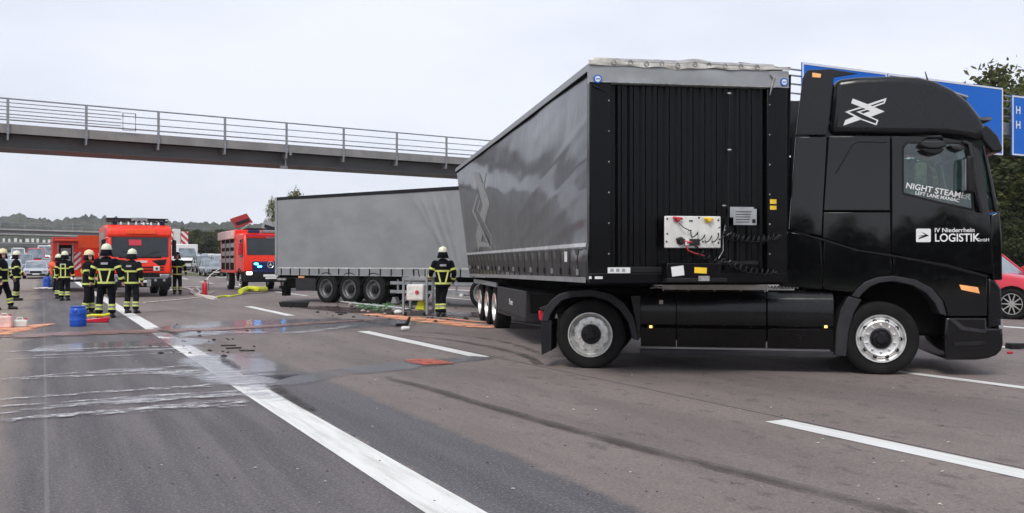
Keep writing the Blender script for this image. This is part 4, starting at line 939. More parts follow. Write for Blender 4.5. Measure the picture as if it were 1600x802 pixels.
# print on the curtain: big emblem near the rear, broken arrow at the front
def sp1(x, y):     # pixel -> (u,z) on the curtain
    u = 5.
    for _ in range(30):
        z = CH; X = .952-.155*u; Y = 11.5+.988*u
        z = CH+(HY-y)*Y/F; l_ = lean(u, z)-.04; X += l_*.988; Y += l_*.155
        xx = CX+F*X/Y; u -= (x-xx)/12 if u < 4 else (x-xx)/7; u = max(.05, min(13.5, u))
    return u, z
def print1(name, quads, m):
    b = MB()
    for q in quads:
        Q = [sp1(720+a/6.17, 270+c/6.17) for a, c in q] if max(a for a, c in q) < 400 else q
        b.grid(lambda s, t: (lambda a, c: S1(a, c, .005))(*[(Q[0][i]*(1-s)+Q[1][i]*s)*(1-t)+(Q[3][i]*(1-s)+Q[2][i]*s)*t for i in (0, 1)]), 6, 2)
    return b.build(name, m, t1, smooth=180)
print1('curtain_emblem', [[(105, 0), (165, 0), (280, 300), (215, 310)], [(215, 310), (280, 300), (232, 490), (188, 400)], [(170, 500), (215, 580), (165, 770), (148, 600)], [(188, 660), (245, 680), (275, 715), (165, 715)],
    [(152, 205), (162, 215), (130, 370), (112, 372)], [(112, 372), (130, 370), (290, 735), (280, 750)], [(180, 262), (188, 270), (168, 350), (158, 352)], [(158, 352), (168, 350), (292, 605), (283, 612)], [(283, 605), (292, 605), (290, 745), (280, 730)], [(235, 0), (242, 0), (215, 165), (205, 150)]], 'curtlogo')
print1('curtain_arrow', [[(sp1(907, 143)), sp1(915, 134), sp1(915, 140), sp1(909, 146)], [sp1(913, 134), sp1(915.5, 134), sp1(915.5, 167), sp1(913.5, 167)]], 'curtstripe')
MB().box(-1.05, -.92, -1.385, -1.375, 1.5, 1.64).build('info_sticker', 'print', t1)
# running gear
for u in (9.7, 11.05, 12.4):
    for sg in (-1, 1): wheel(t1, -u, sg*(.98 if sg < 0 else 1.08), sg, .49, .34, True, 'alu', n=40)
    MB().lathe([(.07, -1), (.07, 1)], 10, (-u, 0, .48)).build('axle', 'chassis', t1)
    MB().box(-u-.5, -u+.5, -1.16, -.82, 1.0, 1.04).build('mudguard', 'plastic', t1)
MB().box(-8.85, -7.3, -1.2, -1.17, .40, .98).build('side_board', 'plastic', t1, .01)
tb = MB().box(-8.6, -5.1, -1.22, -.75, .42, .98).build('pallet_box', 'plastic', t1, .02)
MB().box(-8.58, -5.12, -1.226, -1.216, .46, .50).build('pallet_box_lip', 'darkplastic', t1)
o = text('Krone', .17, 'print', t1, (-7.0, -1.224, .66), (R(90), 0, 0))
MB().box(-13.2, -8.9, -1.22, -1.18, .95, 1.05).build('side_rail', 'silver', t1)
for u in (2.6, 2.9): 
    for sg in (-1, 1): MB().box(-u-.06, -u+.06, sg*.7-.06, sg*.7+.06, .45, 1.08).build('landing_leg', 'chassis', t1)
MB().box(-3.8, -2.2, -1.15, -1.1, .95, 1.0).build('side_rail', 'plastic', t1)

# ------------------------------------------------------------------ semi-trailer 2 (light grey, side to camera)
f2 = Vector((.811, -.585)).normalized(); l2 = Vector((-f2.y, f2.x)); c2 = Vector((-9.06, 35.7))+l2*1.275
t2 = thing('semi_trailer', 'light grey curtainside trailer with three axles standing across behind the firefighter', 'trailer', (c2.x, c2.y, 0), atan2(f2.y, f2.x))
def S2(u, z, off=0.):
    q = Vector((u*.5, z*.9, 4.)); e = min(1, u*2)*min(1, (13.5-u)*2)
    b = .015*noise.noise(q)*e+.006*noise.noise(q*3)*e+.03*sin(pi*(z-1)/3)*e
    for u_a, sl_, st in ((7.4, .55, .05), (7.9, .42, .06), (8.35, .30, .05), (8.7, .16, .04), (7.0, .8, .03)):
        dd = u-(u_a+sl_*(3.7-z)); b += .6*st*exp(-(dd/.06)**2)*max(0, min(1, (3.9-z)*2))
    return Vector((u, -1.275-b-off, z))
MB().grid(lambda a, b: S2(13.5*a+.02, 1.02+2.86*b), 220, 46).build('side_curtain', 'curt2', t2, smooth=180)
MB().box(.02, 13.5, 1.24, 1.275, 1.02, 3.88).build('side_curtain', 'curt2', t2)
MB().box(0, 13.55, -1.3, -1.2, 3.87, 3.985).build('roof_rail', 'darkplastic', t2, .01)
MB().box(0, 13.55, 1.2, 1.3, 3.87, 3.985).build('roof_rail', 'darkplastic', t2, .01)
MB().grid(lambda a, b: (13.55*a, -1.28+2.56*b, 3.985+.03*sin(pi*b)+.006*noise.noise(Vector((a*40, b, 0)))), 100, 6).build('roof_tarpaulin', 'roofgrey', t2, smooth=180)
MB().box(-.05, .02, -1.29, 1.29, .98, 3.97).build('rear_doors', 'silver', t2, .01)
MB().box(-.06, .05, -1.31, -1.24, 1.0, 3.98).build('rear_post', 'silver', t2, .01)
MB().box(13.5, 13.58, -1.29, 1.29, .98, 3.97).build('headboard', 'silver', t2, .01)
MB().grid(lambda a, b: S2(13.4*a+.05, 1.30-.05*b, .008), 60, 1).build('curtain_seam', 'curtstripe', t2)
MB().box(.05, 13.5, -1.30, -1.24, 1.0, 1.04).build('curtain_hem', 'silver', t2)
sm = MB().box(-.02, .02, -.02, .0, 1.0, 1.26).mesh('strap', 'darkplastic')
for k in range(26): o = link('strap', sm, t2); o.location = (.3+k*.52, S2(.3+k*.52, 1.15)[1]-.004, 0)
MB().box(.1, 13.4, -1.2, 1.2, .9, 1.0).build('floor', 'chassis', t2)
for sg in (-1, 1): MB().box(.3, 13, *sorted((sg*.4, sg*.5)), .68, .9).build('frame_rail', 'chassis', t2)
for u in (2.75, 3.95, 5.15):
    for sg in (-1, 1): wheel(t2, u, sg*1.1, sg, .53, .36, True, 'darkrim', n=36)
    MB().lathe([(.07, -1), (.07, 1)], 10, (u, 0, .5)).build('axle', 'chassis', t2)
    pts = [(u+.60*cos(t), .52+.60*sin(t)) for t in [pi*(.08+.84*i/10) for i in range(11)]]
    MB().prism(pts+[(u+.57*cos(t), .52+.57*sin(t)) for t in [pi*(.92-.84*i/10) for i in range(11)]], -1.28, -.8).build('mudguard', 'darkplastic', t2)
for zz in (.42, .72): MB().box(5.9, 9.6, -1.22, -1.19, zz, zz+.11).build('side_guard', 'steel', t2)
for u in (6.2, 7.5, 8.8): MB().box(u, u+.06, -1.19, -1.15, .4, .9).build('guard_post', 'steel', t2)
MB().box(1.0, 1.95, -1.2, -.5, .42, .92).build('tool_box', 'plastic', t2, .02)
MB().box(1.96, 2.1, -1.2, -.6, .42, .92).build('tool_box_side', 'plastic', t2, .01)
MB().box(.05, .15, -1.2, 1.2, .48, .58).build('underrun_bar', 'darkplastic', t2)
MB().box(.3, .9, -1.1, -.4, .55, .85).box(.15, .4, -1.15, -.9, .2, .55).build('rear_bracket', 'chassis', t2, .02)
MB().box(.02, .5, -1.26, -1.2, .80, .88).build('rear_lamp_board', 'dirtyalu', t2)
MB().box(1.2, 1.5, -1.24, -1.2, .90, .97).build('amber_lens', 'amberd', t2); 
for u in (10.5,):
    for sg in (-1, 1): MB().box(u-.07, u+.07, sg*.7-.07, sg*.7+.07, .35, .9).build('landing_leg', 'steel', t2)
for u in (5.95, 7.9): MB().prism([(u-.14, .05), (u+.14, .05), (u+.05, .28), (u-.05, .28)], -1.1, -.9).build('wheel_chock', 'steel', t2, .01)

# its tractor, mostly hidden behind the dark trailer
o2 = Vector(c2)+f2*10.1
k2 = thing('lorry_tractor', 'second lorry tractor coupled to the light grey trailer, mostly hidden behind the dark trailer', 'lorry', (o2.x, o2.y, 0), atan2(f2.y, f2.x)+.12)
for sg in (-1, 1):
    wheel(k2, -.3, sg*1.05, sg, .49, .32, True, 'dirtyalu', n=36); wheel(k2, 3.4, sg*1.05, sg, .49, .32, False, 'dirtyalu', n=36)
    MB().box(-1, 4.5, *sorted((sg*.3, sg*.42)), .7, .88).build('chassis_rail', 'chassis', k2)
    MB().lathe([(.28, 0), (.3, .02), (.3, 1.1), (.28, 1.12)], 20, (.7, sg*.85, .58), 'x').build('fuel_tank', 'alu', k2)
    MB().prism([(3.1, 2.3), (4.1, 2.3), (4.3, 3.1), (3.1, 3.1)], *sorted((sg*1.252, sg*1.24))).build('side_window', 'glassdark', k2)
MB().box(-1.15, -1.05, -1.2, 1.2, .38, .46).build('rear_bar', 'white', k2)
MB().prism([(2.4, .8), (2.8, .8), (2.9, 1.1), (3.9, 1.1), (4.0, .4), (4.75, .4), (4.8, 1.9), (4.55, 3.2), (4.2, 3.6), (2.7, 3.7), (2.4, 3.2)], -1.24, 1.24).build('cab', 'bluegreycar', k2, .06, 3)
MB().prism([(4.80, 2.0), (4.83, 2.0), (4.6, 3.1), (4.57, 3.1)], -1.1, 1.1).build('windscreen', 'glassdark', k2)

# ------------------------------------------------------------------ fire engines
def road_thing(nm, lb, ct, xp, Y, rz=RA, group=None): return thing(nm, lb, ct, (px(xp, Y), Y, gz(Y)), rz, group)
def plate(parent, x, z, w=.52): MB().box(x, x+.015, -w/2, w/2, z, z+.11).build('number_plate', 'print', parent, .003)
# engine 1: front at x=0, body behind (local x forward)
e1 = road_thing('fire_engine', 'red fire engine with wide windscreen and roof rack facing the camera behind the firefighters', 'fire engine', 219, 39.6)
MB().prism([(-.35, .95), (0, .95), (.02, 1.75), (-.12, 2.62), (-2.3, 2.62), (-2.3, .95)], -1.27, 1.27, ).build('cab', 'red', e1, .09, 3)
MB().prism([(-.10, 2.55), (-.02, 2.6), (-.06, 2.9), (-.35, 3.08), (-2.3, 3.1), (-2.3, 2.55)], -1.28, 1.28).build('cab_roof', 'red', e1, .1, 3)
MB().box(-.0, .03, -.55, .62, 2.70, 2.88).build('roof_sign_panel', 'orange', e1, .01)
MB().prism([(.028, 1.72), (.05, 1.72), (-.065, 2.56), (-.09, 2.56)], -1.13, 1.13).build('windscreen', 'glassdark', e1, .004)
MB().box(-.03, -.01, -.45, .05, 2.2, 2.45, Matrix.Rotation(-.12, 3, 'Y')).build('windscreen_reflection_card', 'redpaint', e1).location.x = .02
MB().box(.035, .055, -.85, .85, 1.66, 1.73).build('wiper_panel', 'darkplastic', e1, .01)
for s_ in (-1, 1): MB().tube([(.05, s_*.1, 1.72), (.03, s_*.7, 1.95)], .012, 5).build('wiper', 'darkplastic', e1)
MB().prism([(0, 1.02), (.07, 1.02), (.09, 1.4), (.04, 1.68), (0, 1.7)], -1.2, 1.2).build('front_grille_panel', 'red', e1, .03, 2)
for s_ in (-1, 1):
    MB().prism([(s_*.45, 1.56), (s_*1.05, 1.62), (s_*1.0, 1.36), (s_*.75, 1.34)], .06, .10, ax='x').build('grille_opening', 'darkplastic', e1, .01)
    MB().box(.05, .12, *sorted((s_*.78, s_*1.16)), .78, .98).build('headlight', 'headoff', e1, .03)
    MB().box(-.5, -.3, *sorted((s_*1.33, s_*1.5)), 1.75, 2.45).build('mirror', 'darkplastic', e1, .03)
    MB().tube([(-.3, s_*1.2, 2.5), (-.35, s_*1.42, 2.45), (-.4, s_*1.42, 1.8)], .025, 6).build('mirror_arm', 'darkplastic', e1)
    MB().box(-2.0, -.9, *sorted((s_*1.272, s_*1.28)), 1.75, 2.45).build('side_window', 'glassdark', e1, .004)
    wheel(e1, -1.2, s_*1.05, s_, .5, .32, False, 'dirtyalu', n=32); wheel(e1, -5.0, s_*1.05, s_, .5, .32, True, 'dirtyalu', n=32)
    MB().box(-.3, .0, *sorted((s_*.9, s_*1.2)), .30, .75).build('corner_step', 'darkplastic', e1, .03)
for zz in (1.13, 1.25): MB().box(.085, .11, -.95, .95, zz, zz+.05).build('grille_slat', 'darkplastic', e1, .005)
MB().box(.09, .105, -.28, .28, 1.46, 1.56).build('maker_panel', 'pink', e1, .004)
MB().box(.09, .115, .52, .78, 1.12, 1.32).build('warning_lamp', 'dirtywhite', e1, .01); MB().ball((.12, .65, 1.22), .05, 6).build('lamp_lens', 'navy', e1)
MB().prism([(-.2, .42), (.10, .42), (.16, .6), (.14, .86), (-.2, .86)], -1.26, 1.26).build('bumper', 'darkplastic', e1, .04)
MB().box(.0, .075, -.74, .74, .87, 1.05).build('lower_grille', 'chassis', e1, .01)
for k in range(3): MB().box(.07, .09, -.72, .72, .89+k*.05, .91+k*.05).build('grille_slat', 'plastic', e1)
for y in (-.95, -.55, .6, .95): MB().lathe([(.06, .155), (.06, .175), (0, .176)], 12, (0, 0, 0), 'x').build('fog_lamp', 'headoff', e1).location = (0, y, .72)
MB().box(.148, .156, -1.1, 1.1, .80, .83).build('bumper_strip', 'dirtyalu', e1)
MB().box(-.6, -.35, -1.34, -1.30, 2.0, 2.4).build('mirror_back', 'dirtywhite', e1)
MB().box(.045, .06, -.9, -.5, 1.5, 1.58).build('maker_mark', 'pink', e1)
plate(e1, .165, .62)
MB().box(.14, .2, .25, .42, .45, .75).build('tow_hook', 'steel', e1, .01)
MB().box(-7.2, -2.38, -1.25, 1.25, .9, 3.15).build('body', 'red', e1, .04)
for k in range(3): MB().box(-4.1-k*1.3, -2.95-k*1.3, -1.262, -1.25, 1.2, 2.9).build('roller_shutter', 'silver', e1, .005)
MB().box(-7.2, -.9, -.4, .4, .55, .95).build('chassis', 'chassis', e1)
for x in (-.5, -1.5): 
    for s_ in (-1, 1): MB().box(x-.03, x+.03, s_*1.0-.03, s_*1.0+.03, 3.08, 3.36).build('rack_post', 'darkplastic', e1)
for x, z in ((-.45, 3.36), (-.5, 3.22), (-1.5, 3.36), (-1.0, 3.30)): MB().tube([(x, -1.28, z), (x, 1.18, z)], .028, 6).build('rack_rail', 'darkplastic', e1)
for y in [-1.0+k*.2 for k in range(11)]: MB().ball((-.36, y, 3.24), (.05, .05, .055), 5).build('rack_lamp', 'darkplastic', e1)
MB().box(-.42, -.34, -.32, .32, 3.26, 3.4).build('light_box', 'steel', e1, .01)
for y in [-.75+.3*k for k in range(6)]: MB().cap((-.1, y, 3.1), (-.12, y, 3.18), .045, .03, 6).build('roof_lamp', 'dirtywhite', e1)
for s_ in (-1, 1): MB().lathe([(.1, 0), (.1, .16), (.05, .2), (0, .2)], 12, (-.8, s_*.95, 3.1), 'z').build('blue_beacon', 'navy', e1)
# engine 2 (with lit blue flashers)
e2 = road_thing('fire_engine', 'red fire engine with raised roof flaps and lit blue flashers beside the grey trailer', 'fire engine', 422, 46.8)
e2.scale = (1.0, 1.04, 1.08)
MB().prism([(-.3, .9), (0, .9), (.03, 1.75), (-.16, 2.55), (-.3, 2.72), (-2.4, 2.75), (-2.4, .9)], -1.22, 1.22).build('cab', 'red', e2, .08, 3)
MB().prism([(.035, 1.72), (.055, 1.72), (-.10, 2.5), (-.125, 2.5)], -1.1, 1.1).build('windscreen', 'glassdark', e2, .004)
MB().box(-.12, -.10, -.15, .35, 2.5, 2.6).build('windscreen_label', 'pink', e2); MB().box(-.08, -.02, -1.15, 1.15, 2.56, 2.68).build('visor_band', 'redpaint', e2, .01)
MB().prism([(0, 1.0), (.08, 1.0), (.09, 1.36), (.05, 1.42), (0, 1.42)], -.86, .86).build('grille', 'navy', e2, .02)
for zz in (1.08, 1.16, 1.24, 1.32): MB().box(.085, .10, -.82, .82, zz, zz+.025).build('grille_slat', 'navy', e2)
MB().tube([(.11, .15*cos(t), 1.26+.15*sin(t)) for t in [2*pi*i/20 for i in range(20)]], .014, 5, True).build('star_ring', 'alu', e2)
st = MB()
for k in range(3): a = pi/2+2*pi*k/3; st.loft([[(.11, -.03*sin(a), 1.26+.03*cos(a)), (.12, 0, 1.26), (.11, .03*sin(a), 1.26-.03*cos(a))], [(.11, .145*cos(a), 1.26+.145*sin(a))]*3])
st.build('star', 'alu', e2)
for y, z in ((-.68, 1.30), (-.52, 1.18), (.62, 1.22), (.78, 1.3)): MB().ball((.10, y, z), (.04, .11, .045), 6).build('blue_flasher', 'blueled', e2)
for s_ in (-1, 1):
    MB().box(.04, .12, *sorted((s_*.86, s_*1.16)), .72, .93).build('headlight', 'headlit' if s_ < 0 else 'headoff', e2, .03)
    MB().box(-.45, -.28, *sorted((s_*1.28, s_*1.43)), 1.7, 2.3).build('mirror', 'darkplastic' if s_ > 0 else 'redpaint', e2, .03)
    MB().tube([(-.25, s_*1.15, 2.45), (-.3, s_*1.36, 2.4), (-.35, s_*1.36, 1.8)], .025, 6).build('mirror_arm', 'darkplastic', e2)
    MB().box(-1.2, -.45, *sorted((s_*1.222, s_*1.232)), 1.6, 2.4).build('side_window', 'glassdark', e2, .004)
    wheel(e2, -1.3, s_*1.02, s_, .48, .30, False, 'alu', n=32); wheel(e2, -4.9, s_*1.02, s_, .48, .30, True, 'dirtyalu', n=32)
    pts = [(-1.3+.62*cos(t), .48+.62*sin(t)) for t in [pi*i/10 for i in range(11)]]
    MB().prism(pts+[(-1.3+.54*cos(pi-t), .48+.54*sin(pi-t)) for t in [pi*i/10 for i in range(11)]], *sorted((s_*1.24, s_*.85))).build('mudguard', 'darkplastic', e2)
MB().prism([(-.2, .45), (.1, .45), (.14, .62), (.1, .98), (-.2, .98)], -1.22, 1.22).build('bumper', 'darkplastic', e2, .04)
MB().box(.10, .12, -.9, .9, .92, 1.0).build('bumper_top', 'navy', e2, .01)
plate(e2, .145, .70, .7); MB().box(.145, .158, -.25, .28, .60, .68).build('number_plate', 'print', e2)
MB().box(-6.9, -2.45, -1.22, 1.22, .85, 2.95).build('body', 'red', e2, .03)
for s_ in (-1, 1):
    for k in range(3):
        MB().box(-3.85-k*1.35, -2.65-k*1.35, *sorted((s_*1.20, s_*1.226)), 1.0, 2.55).build('locker_opening', 'chassis', e2)
        MB().box(-2.66-k*1.35, -2.58-k*1.35, *sorted((s_*1.226, s_*1.25)), .95, 2.6).build('locker_frame', 'silver', e2)
        for zz in (1.35, 1.7, 2.1): MB().box(-3.75-k*1.35, -2.7-k*1.35, *sorted((s_*1.227, s_*1.24)), zz, zz+.22).build('locker_drawer', 'dirtyalu' if k != 1 else 'steel', e2, .01)
    MB().box(-6.8, -2.5, *sorted((s_*1.225, s_*1.4)), 2.5, 2.9).build('shutter_box', 'pink' if s_ < 0 else 'red', e2, .03)
MB().box(-6.9, -1, -.4, .4, .55, .88).build('chassis', 'chassis', e2)
def flap(y0, ang, m1, m2, x0=-4.5, x1=-2.6, w=.95):
    rot = Matrix.Rotation(ang, 3, 'X')
    for d, m, nm in ((0, m1, 'roof_flap'), (.045, m2, 'flap_lining')):
        o = MB().box(x0+d, x1-d, 0, w*(1 if y0 < 0 else -1), d*.4, d*.4+.04).build(nm, m, e2, .01); o.location = (0, y0, 2.98); o.rotation_euler = (ang, 0, 0)
for y0, yw, rx, m1, m2 in ((-1.15, .95, -.42, 'darkred', 'darkplastic'), (.1, 1.25, .35, 'steel', 'redpaint')):
    a = MB().box(-.02, .03, 0, yw, 0, .62).build('roof_flap', m1, e2, .01); a.location = (-2.6, y0, 3.02); a.rotation_euler = (rx*-1, R(-38), 0)
    a = MB().box(-.07, -.022, .05, yw-.05, .06, .58).build('flap_lining', m2, e2, .01); a.location = (-2.6, y0, 3.02); a.rotation_euler = (rx*-1, R(-38), 0)
    a = MB().box(.032, .05, .1, yw-.1, .1, .3).build('flap_mark', 'darkplastic', e2, .004); a.location = (-2.6, y0, 3.02); a.rotation_euler = (rx*-1, R(-38), 0)
MB().tube([(-2.5, -.9, 2.95), (-2.5, -.45, 3.3)], .02, 5).build('flap_strut', 'steel', e2); MB().tube([(-2.5, .9, 2.95), (-2.5, .5, 3.5)], .02, 5).build('flap_strut', 'steel', e2)
for x in (-.7, -1.6): MB().tube([(x, -1.0, 2.95), (x, 1.0, 2.95)], .03, 5).build('roof_rail', 'darkplastic', e2)
MB().box(-1.7, -.6, -.2, .9, 2.76, 2.9).build('roof_box', 'steel', e2, .02)
MB().box(-.5, -.25, -1.0, -.45, 2.74, 2.88).build('light_bar', 'navy', e2, .03); MB().box(-.5, -.25, .45, 1.0, 2.74, 2.88).build('light_bar', 'navy', e2, .03)
# engine 3: seen from the rear corner with open shutters
e3 = road_thing('fire_engine', 'red equipment truck with open rear shutter and orange flap, farthest left', 'fire engine', 125, 47, RA+R(8))
MB().box(-.02, 5.5, -1.25, 1.25, .75, 2.75).build('body', 'red', e3, .04)
MB().box(-.9, -.02, .1, 1.15, 2.55, 2.62).build('open_flap', 'orange', e3, .01).rotation_euler = (0, 0, 0)
e3.rotation_euler.z = RA+pi+R(.5)
MB().box(-.07, -.02, -1.2, .1, 2.2, 2.85).build('orange_flap', 'orange', e3, .02)
MB().box(-.06, -.02, .12, 1.22, 2.45, 2.7).build('shutter_box', 'redpaint', e3, .02)
MB().box(-.03, .0, .35, .95, 1.0, 2.35).build('open_locker', 'chassis', e3)
for z in (1.1, 1.5, 1.9): MB().box(-.06, -.03, .42, .88, z, z+.3).build('locker_drawer', 'steel', e3, .01)
for y in (.3, .97): MB().box(-.08, -.02, y, y+.07, .95, 2.45).build('shutter_guide', 'cream', e3, .005)
MB().box(-.05, -.022, -.05, .27, 1.1, 2.0).build('chevron_panel', 'chev', e3)
MB().box(-.05, -.022, -1.2, -.85, .9, 2.0).build('chevron_panel', 'chev', e3)
MB().box(.3, 1.2, 1.25, 1.30, 1.0, 2.6).build('side_locker', 'pink', e3, .01)
for z in (1.2, 1.5, 1.8, 2.1, 2.4): MB().box(.3, 1.2, 1.30, 1.34, z, z+.08).build('locker_shelf', 'redpaint', e3)
MB().box(-.3, -.05, -1.2, 1.2, .5, .62).build('rear_step', 'darkplastic', e3, .01)
MB().prism([(5.6, .8), (7.6, .8), (7.6, 1.7), (7.4, 2.6), (5.6, 2.65)], -1.22, 1.22).build('cab', 'red', e3, .08, 3)
MB().prism([(7.61, 1.65), (7.63, 1.65), (7.45, 2.5), (7.42, 2.5)], -1.1, 1.1).build('windscreen', 'glassdark', e3)
for s_ in (-1, 1): wheel(e3, 1.5, s_*1.05, s_, .48, .3, True, 'dirtyalu', n=28); wheel(e3, 6.0, s_*1.05, s_, .48, .3, False, 'dirtyalu', n=28)
MB().cap((-.15, -.3, .75), (-.15, -.1, 1.05), .16, .1, 8).build('yellow_bag', 'yellow', e3)
# recovery truck with striped boards
e4 = road_thing('crane_truck', 'white recovery truck with two red and white striped boards behind the big fire engine', 'truck', 277, 112)
MB().box(-6, -.1, -1.2, 1.2, .9, 2.2).build('body', 'dirtywhite', e4, .04)
MB().box(-.9, -.1, -.5, .4, 2.2, 4.6).build('crane_column', 'dirtywhite', e4, .05)
for s_ in (-1, 1): MB().box(-.05, .0, *sorted((s_*.45, s_*1.25)), 2.6, 4.3).build('striped_board', 'chevwide', e4, .01)
MB().tube([(-.5, 0, 4.4), (-2.5, 0, 4.3), (-5, 0, 3.9)], .14, 8).build('crane_arm', 'dirtyalu', e4)
MB().prism([(-1.8, .8), (0, .8), (0, 1.6), (-.2, 2.2), (-1.8, 2.2)], -1.22, 1.22).build('cab', 'white', e4, .06, 2)
MB().prism([(.005, 1.55), (.02, 1.55), (-.16, 2.1), (-.18, 2.1)], -1.05, 1.05).build('windscreen', 'glassdark', e4)
for s_ in (-1, 1): wheel(e4, -1, s_*1.03, s_, .48, .3, False, 'dirtyalu', n=24); wheel(e4, -5, s_*1.03, s_, .48, .3, True, 'dirtyalu', n=24)

# ------------------------------------------------------------------ cars and vans
def lerp(tab, x):
    for (a, va), (b, vb) in zip(tab, tab[1:]):
        if a <= x <= b: return va+(vb-va)*(x-a)/(b-a)
    return tab[0][1] if x < tab[0][0] else tab[-1][1]
def car(name, label, cat, loc, rz, L=4.7, Wd=1.85, H=1.5, paint='silvercar', kind='car', group=None, wr=.33, van=False, detail=True, lit=False):
    o = thing(name, label, cat, loc, rz, group); w = Wd/2; xf = .0
    if van: top = [(-L, .62*H), (-L+.05, .96), (-.95, 1.0), (-.45, .93), (-.12, .60), (0, .42)]; belt = .52*H
    else: top = [(-L, .60), (-L+.08, .66), (-.98, .68), (-.4, .62), (-.05, .50), (0, .44)]
    # lower body: cross sections along x
    bl = .57*H if van else .62*H; secs = []
    beltx = [(-L, bl*.95), (-L*.6, bl), (-1.35, bl*.98), (-.5, bl*.86), (-.12, bl*.74), (0, bl*.62)] if not van else [(-L, bl), (-1.0, bl), (-.3, bl*.86), (0, bl*.7)]
    n = 18
    for i in range(n+1):
        x = -L+L*i/n; e = min(1, (i)/1.2*.14+.86 if i < 1.2 else 1, ((n-i)/2.*.14+.86) if n-i < 2 else 1); hw = w*e; zb = .24 if 0 < i < n else .3; zt = lerp(beltx, x)
        secs.append([(x, -hw*.86, zb), (x, -hw*.98, zb+.1), (x, -hw, (zb+zt)*.5), (x, -hw*.97, zt-.08), (x, -hw*.88, zt), (x, 0, zt+.03), (x, hw*.88, zt), (x, hw*.97, zt-.08), (x, hw, (zb+zt)*.5), (x, hw*.98, zb+.1), (x, hw*.86, zb)])
    MB().loft(secs).build('body', paint, o, smooth=50, fix=True)
    # greenhouse
    a0, a1, a2, a3 = (-L+.05, -L+.1, -1.05, -.45) if van else (-L+.15, -L+.75, -2.05, -1.2)
    zb = bl-.05; zt = H-.06
    g = [[(a0, -w*.86, zb), (a0, w*.86, zb), (a3, w*.84, zb), (a3, -w*.84, zb)], [(a1, -w*.74, zt), (a1, w*.74, zt), (a2, w*.72, zt), (a2, -w*.72, zt)]]
    MB().loft(g).build('windows', 'glass_skytone', o, .03, 2, fix=True)
    MB().loft([[(a1-.03, -w*.76, zt-.03), (a1-.03, w*.76, zt-.03), (a2+.06, w*.74, zt-.03), (a2+.06, -w*.74, zt-.03)], [(a1+.1, -w*.68, H), (a1+.1, w*.68, H), (a2-.1, w*.66, H), (a2-.1, -w*.66, H)]]).build('roof', paint, o, .02, 2, fix=True)
    pil = MB()
    for s_ in (-1, 1):
        for (xa, xb) in ((a0, a1), (a3, a2)) + (((a0+a3)/2, (a1+a2)/2),) if False else ((a0, a1), (a3, a2), ((a0+a3)/2-.1, (a1+a2)/2-.1)):
            pil.tube([(xa, s_*w*.865, zb), (xb, s_*w*.75, zt)], .035, 5)
    pil.build('pillar', paint, o)
    for s_ in (-1, 1):
        wheel(o, -.85, s_*(w-.085), s_, wr, .22, False, 'alu', kind='car', n=24); wheel(o, -L+.9, s_*(w-.085), s_, wr, .22, False, 'alu', kind='car', n=24)
        MB().box(-.12, .02, *sorted((s_*w*.52, s_*w*.88)), bl*.62, bl*.76).build('headlight', 'headlit' if lit else 'headoff', o, .03)
        MB().box(a3-.15, a3+.0, *sorted((s_*w*.95, s_*(w+.16))), zb+.04, zb+.2).build('mirror', paint, o, .03)
        for xx in (-.85, -L+.9): MB().lathe([(wr+.06, -.01), (wr+.06, .01), (0, .01)], 20, (xx, s_*(w-.002), wr)).build('wheel_arch', 'chassis', o)
    MB().box(-.06, .03, -w*.45, w*.45, bl*.5, bl*.7).build('grille', 'darkplastic', o, .02)
    MB().box(-.1, .035, -w*.75, w*.75, .3, .42).build('lower_grille', 'darkplastic', o, .02)
    MB().box(.03, .045, -.26, .26, bl*.5-.12, bl*.5-.01).build('number_plate', 'print', o)
    return o
def rc(name, label, cat, xp, yp, dY=0, **kw):
    # find depth where rising road meets that pixel
    Y = 60.
    for _ in range(60): Y = F*(CH-gz(Y))/(yp-HY) if yp > HY+.5 else Y
    Y = kw.pop('Y', Y); return car(name, label, cat, (px(xp, Y), Y, gz(Y)), kw.pop('rz', RA), **kw)
rc('car', 'silver estate car facing the camera in the cleared lane behind the firefighters', 'car', 56, 0, Y=76, L=4.8, Wd=1.9, H=1.52, paint='silvercar')
rc('ambulance', 'red roofed emergency van directly behind the silver estate car', 'van', 56, 0, Y=96, L=5.4, Wd=2.0, H=2.4, paint='redpaint', van=True)
rc('van', 'white van to the right behind the red roofed emergency van', 'van', 71, 0, Y=125, L=5.6, Wd=2.1, H=2.6, paint='white', van=True)
rc('car', 'grey car half hidden by the red equipment truck', 'car', 78, 0, Y=88, L=4.5, Wd=1.8, H=1.55, paint='greycar')
rc('van', 'blue grey van left of the silver estate car', 'van', 37, 0, Y=90, L=4.6, Wd=1.9, H=1.9, paint='bluegreycar', van=True)
rc('car', 'pale car at the left picture edge behind the firefighters', 'car', 18, 0, Y=84, L=4.5, Wd=1.8, H=1.5, paint='silvercar')
rc('van', 'small white van far away near the red equipment truck', 'van', 83, 0, Y=150, L=5.6, Wd=2.1, H=2.7, paint='white', van=True)
cm = rc('camper', 'white motorhome with a tall cab waiting behind the crane truck', 'camper', 294, 0, Y=98, L=6.5, Wd=2.25, H=2.6, paint='white', van=True)
MB().box(-6.5, -.95, -1.12, 1.12, 1.0, 2.78).build('living_box', 'white', cm, .08, 2)
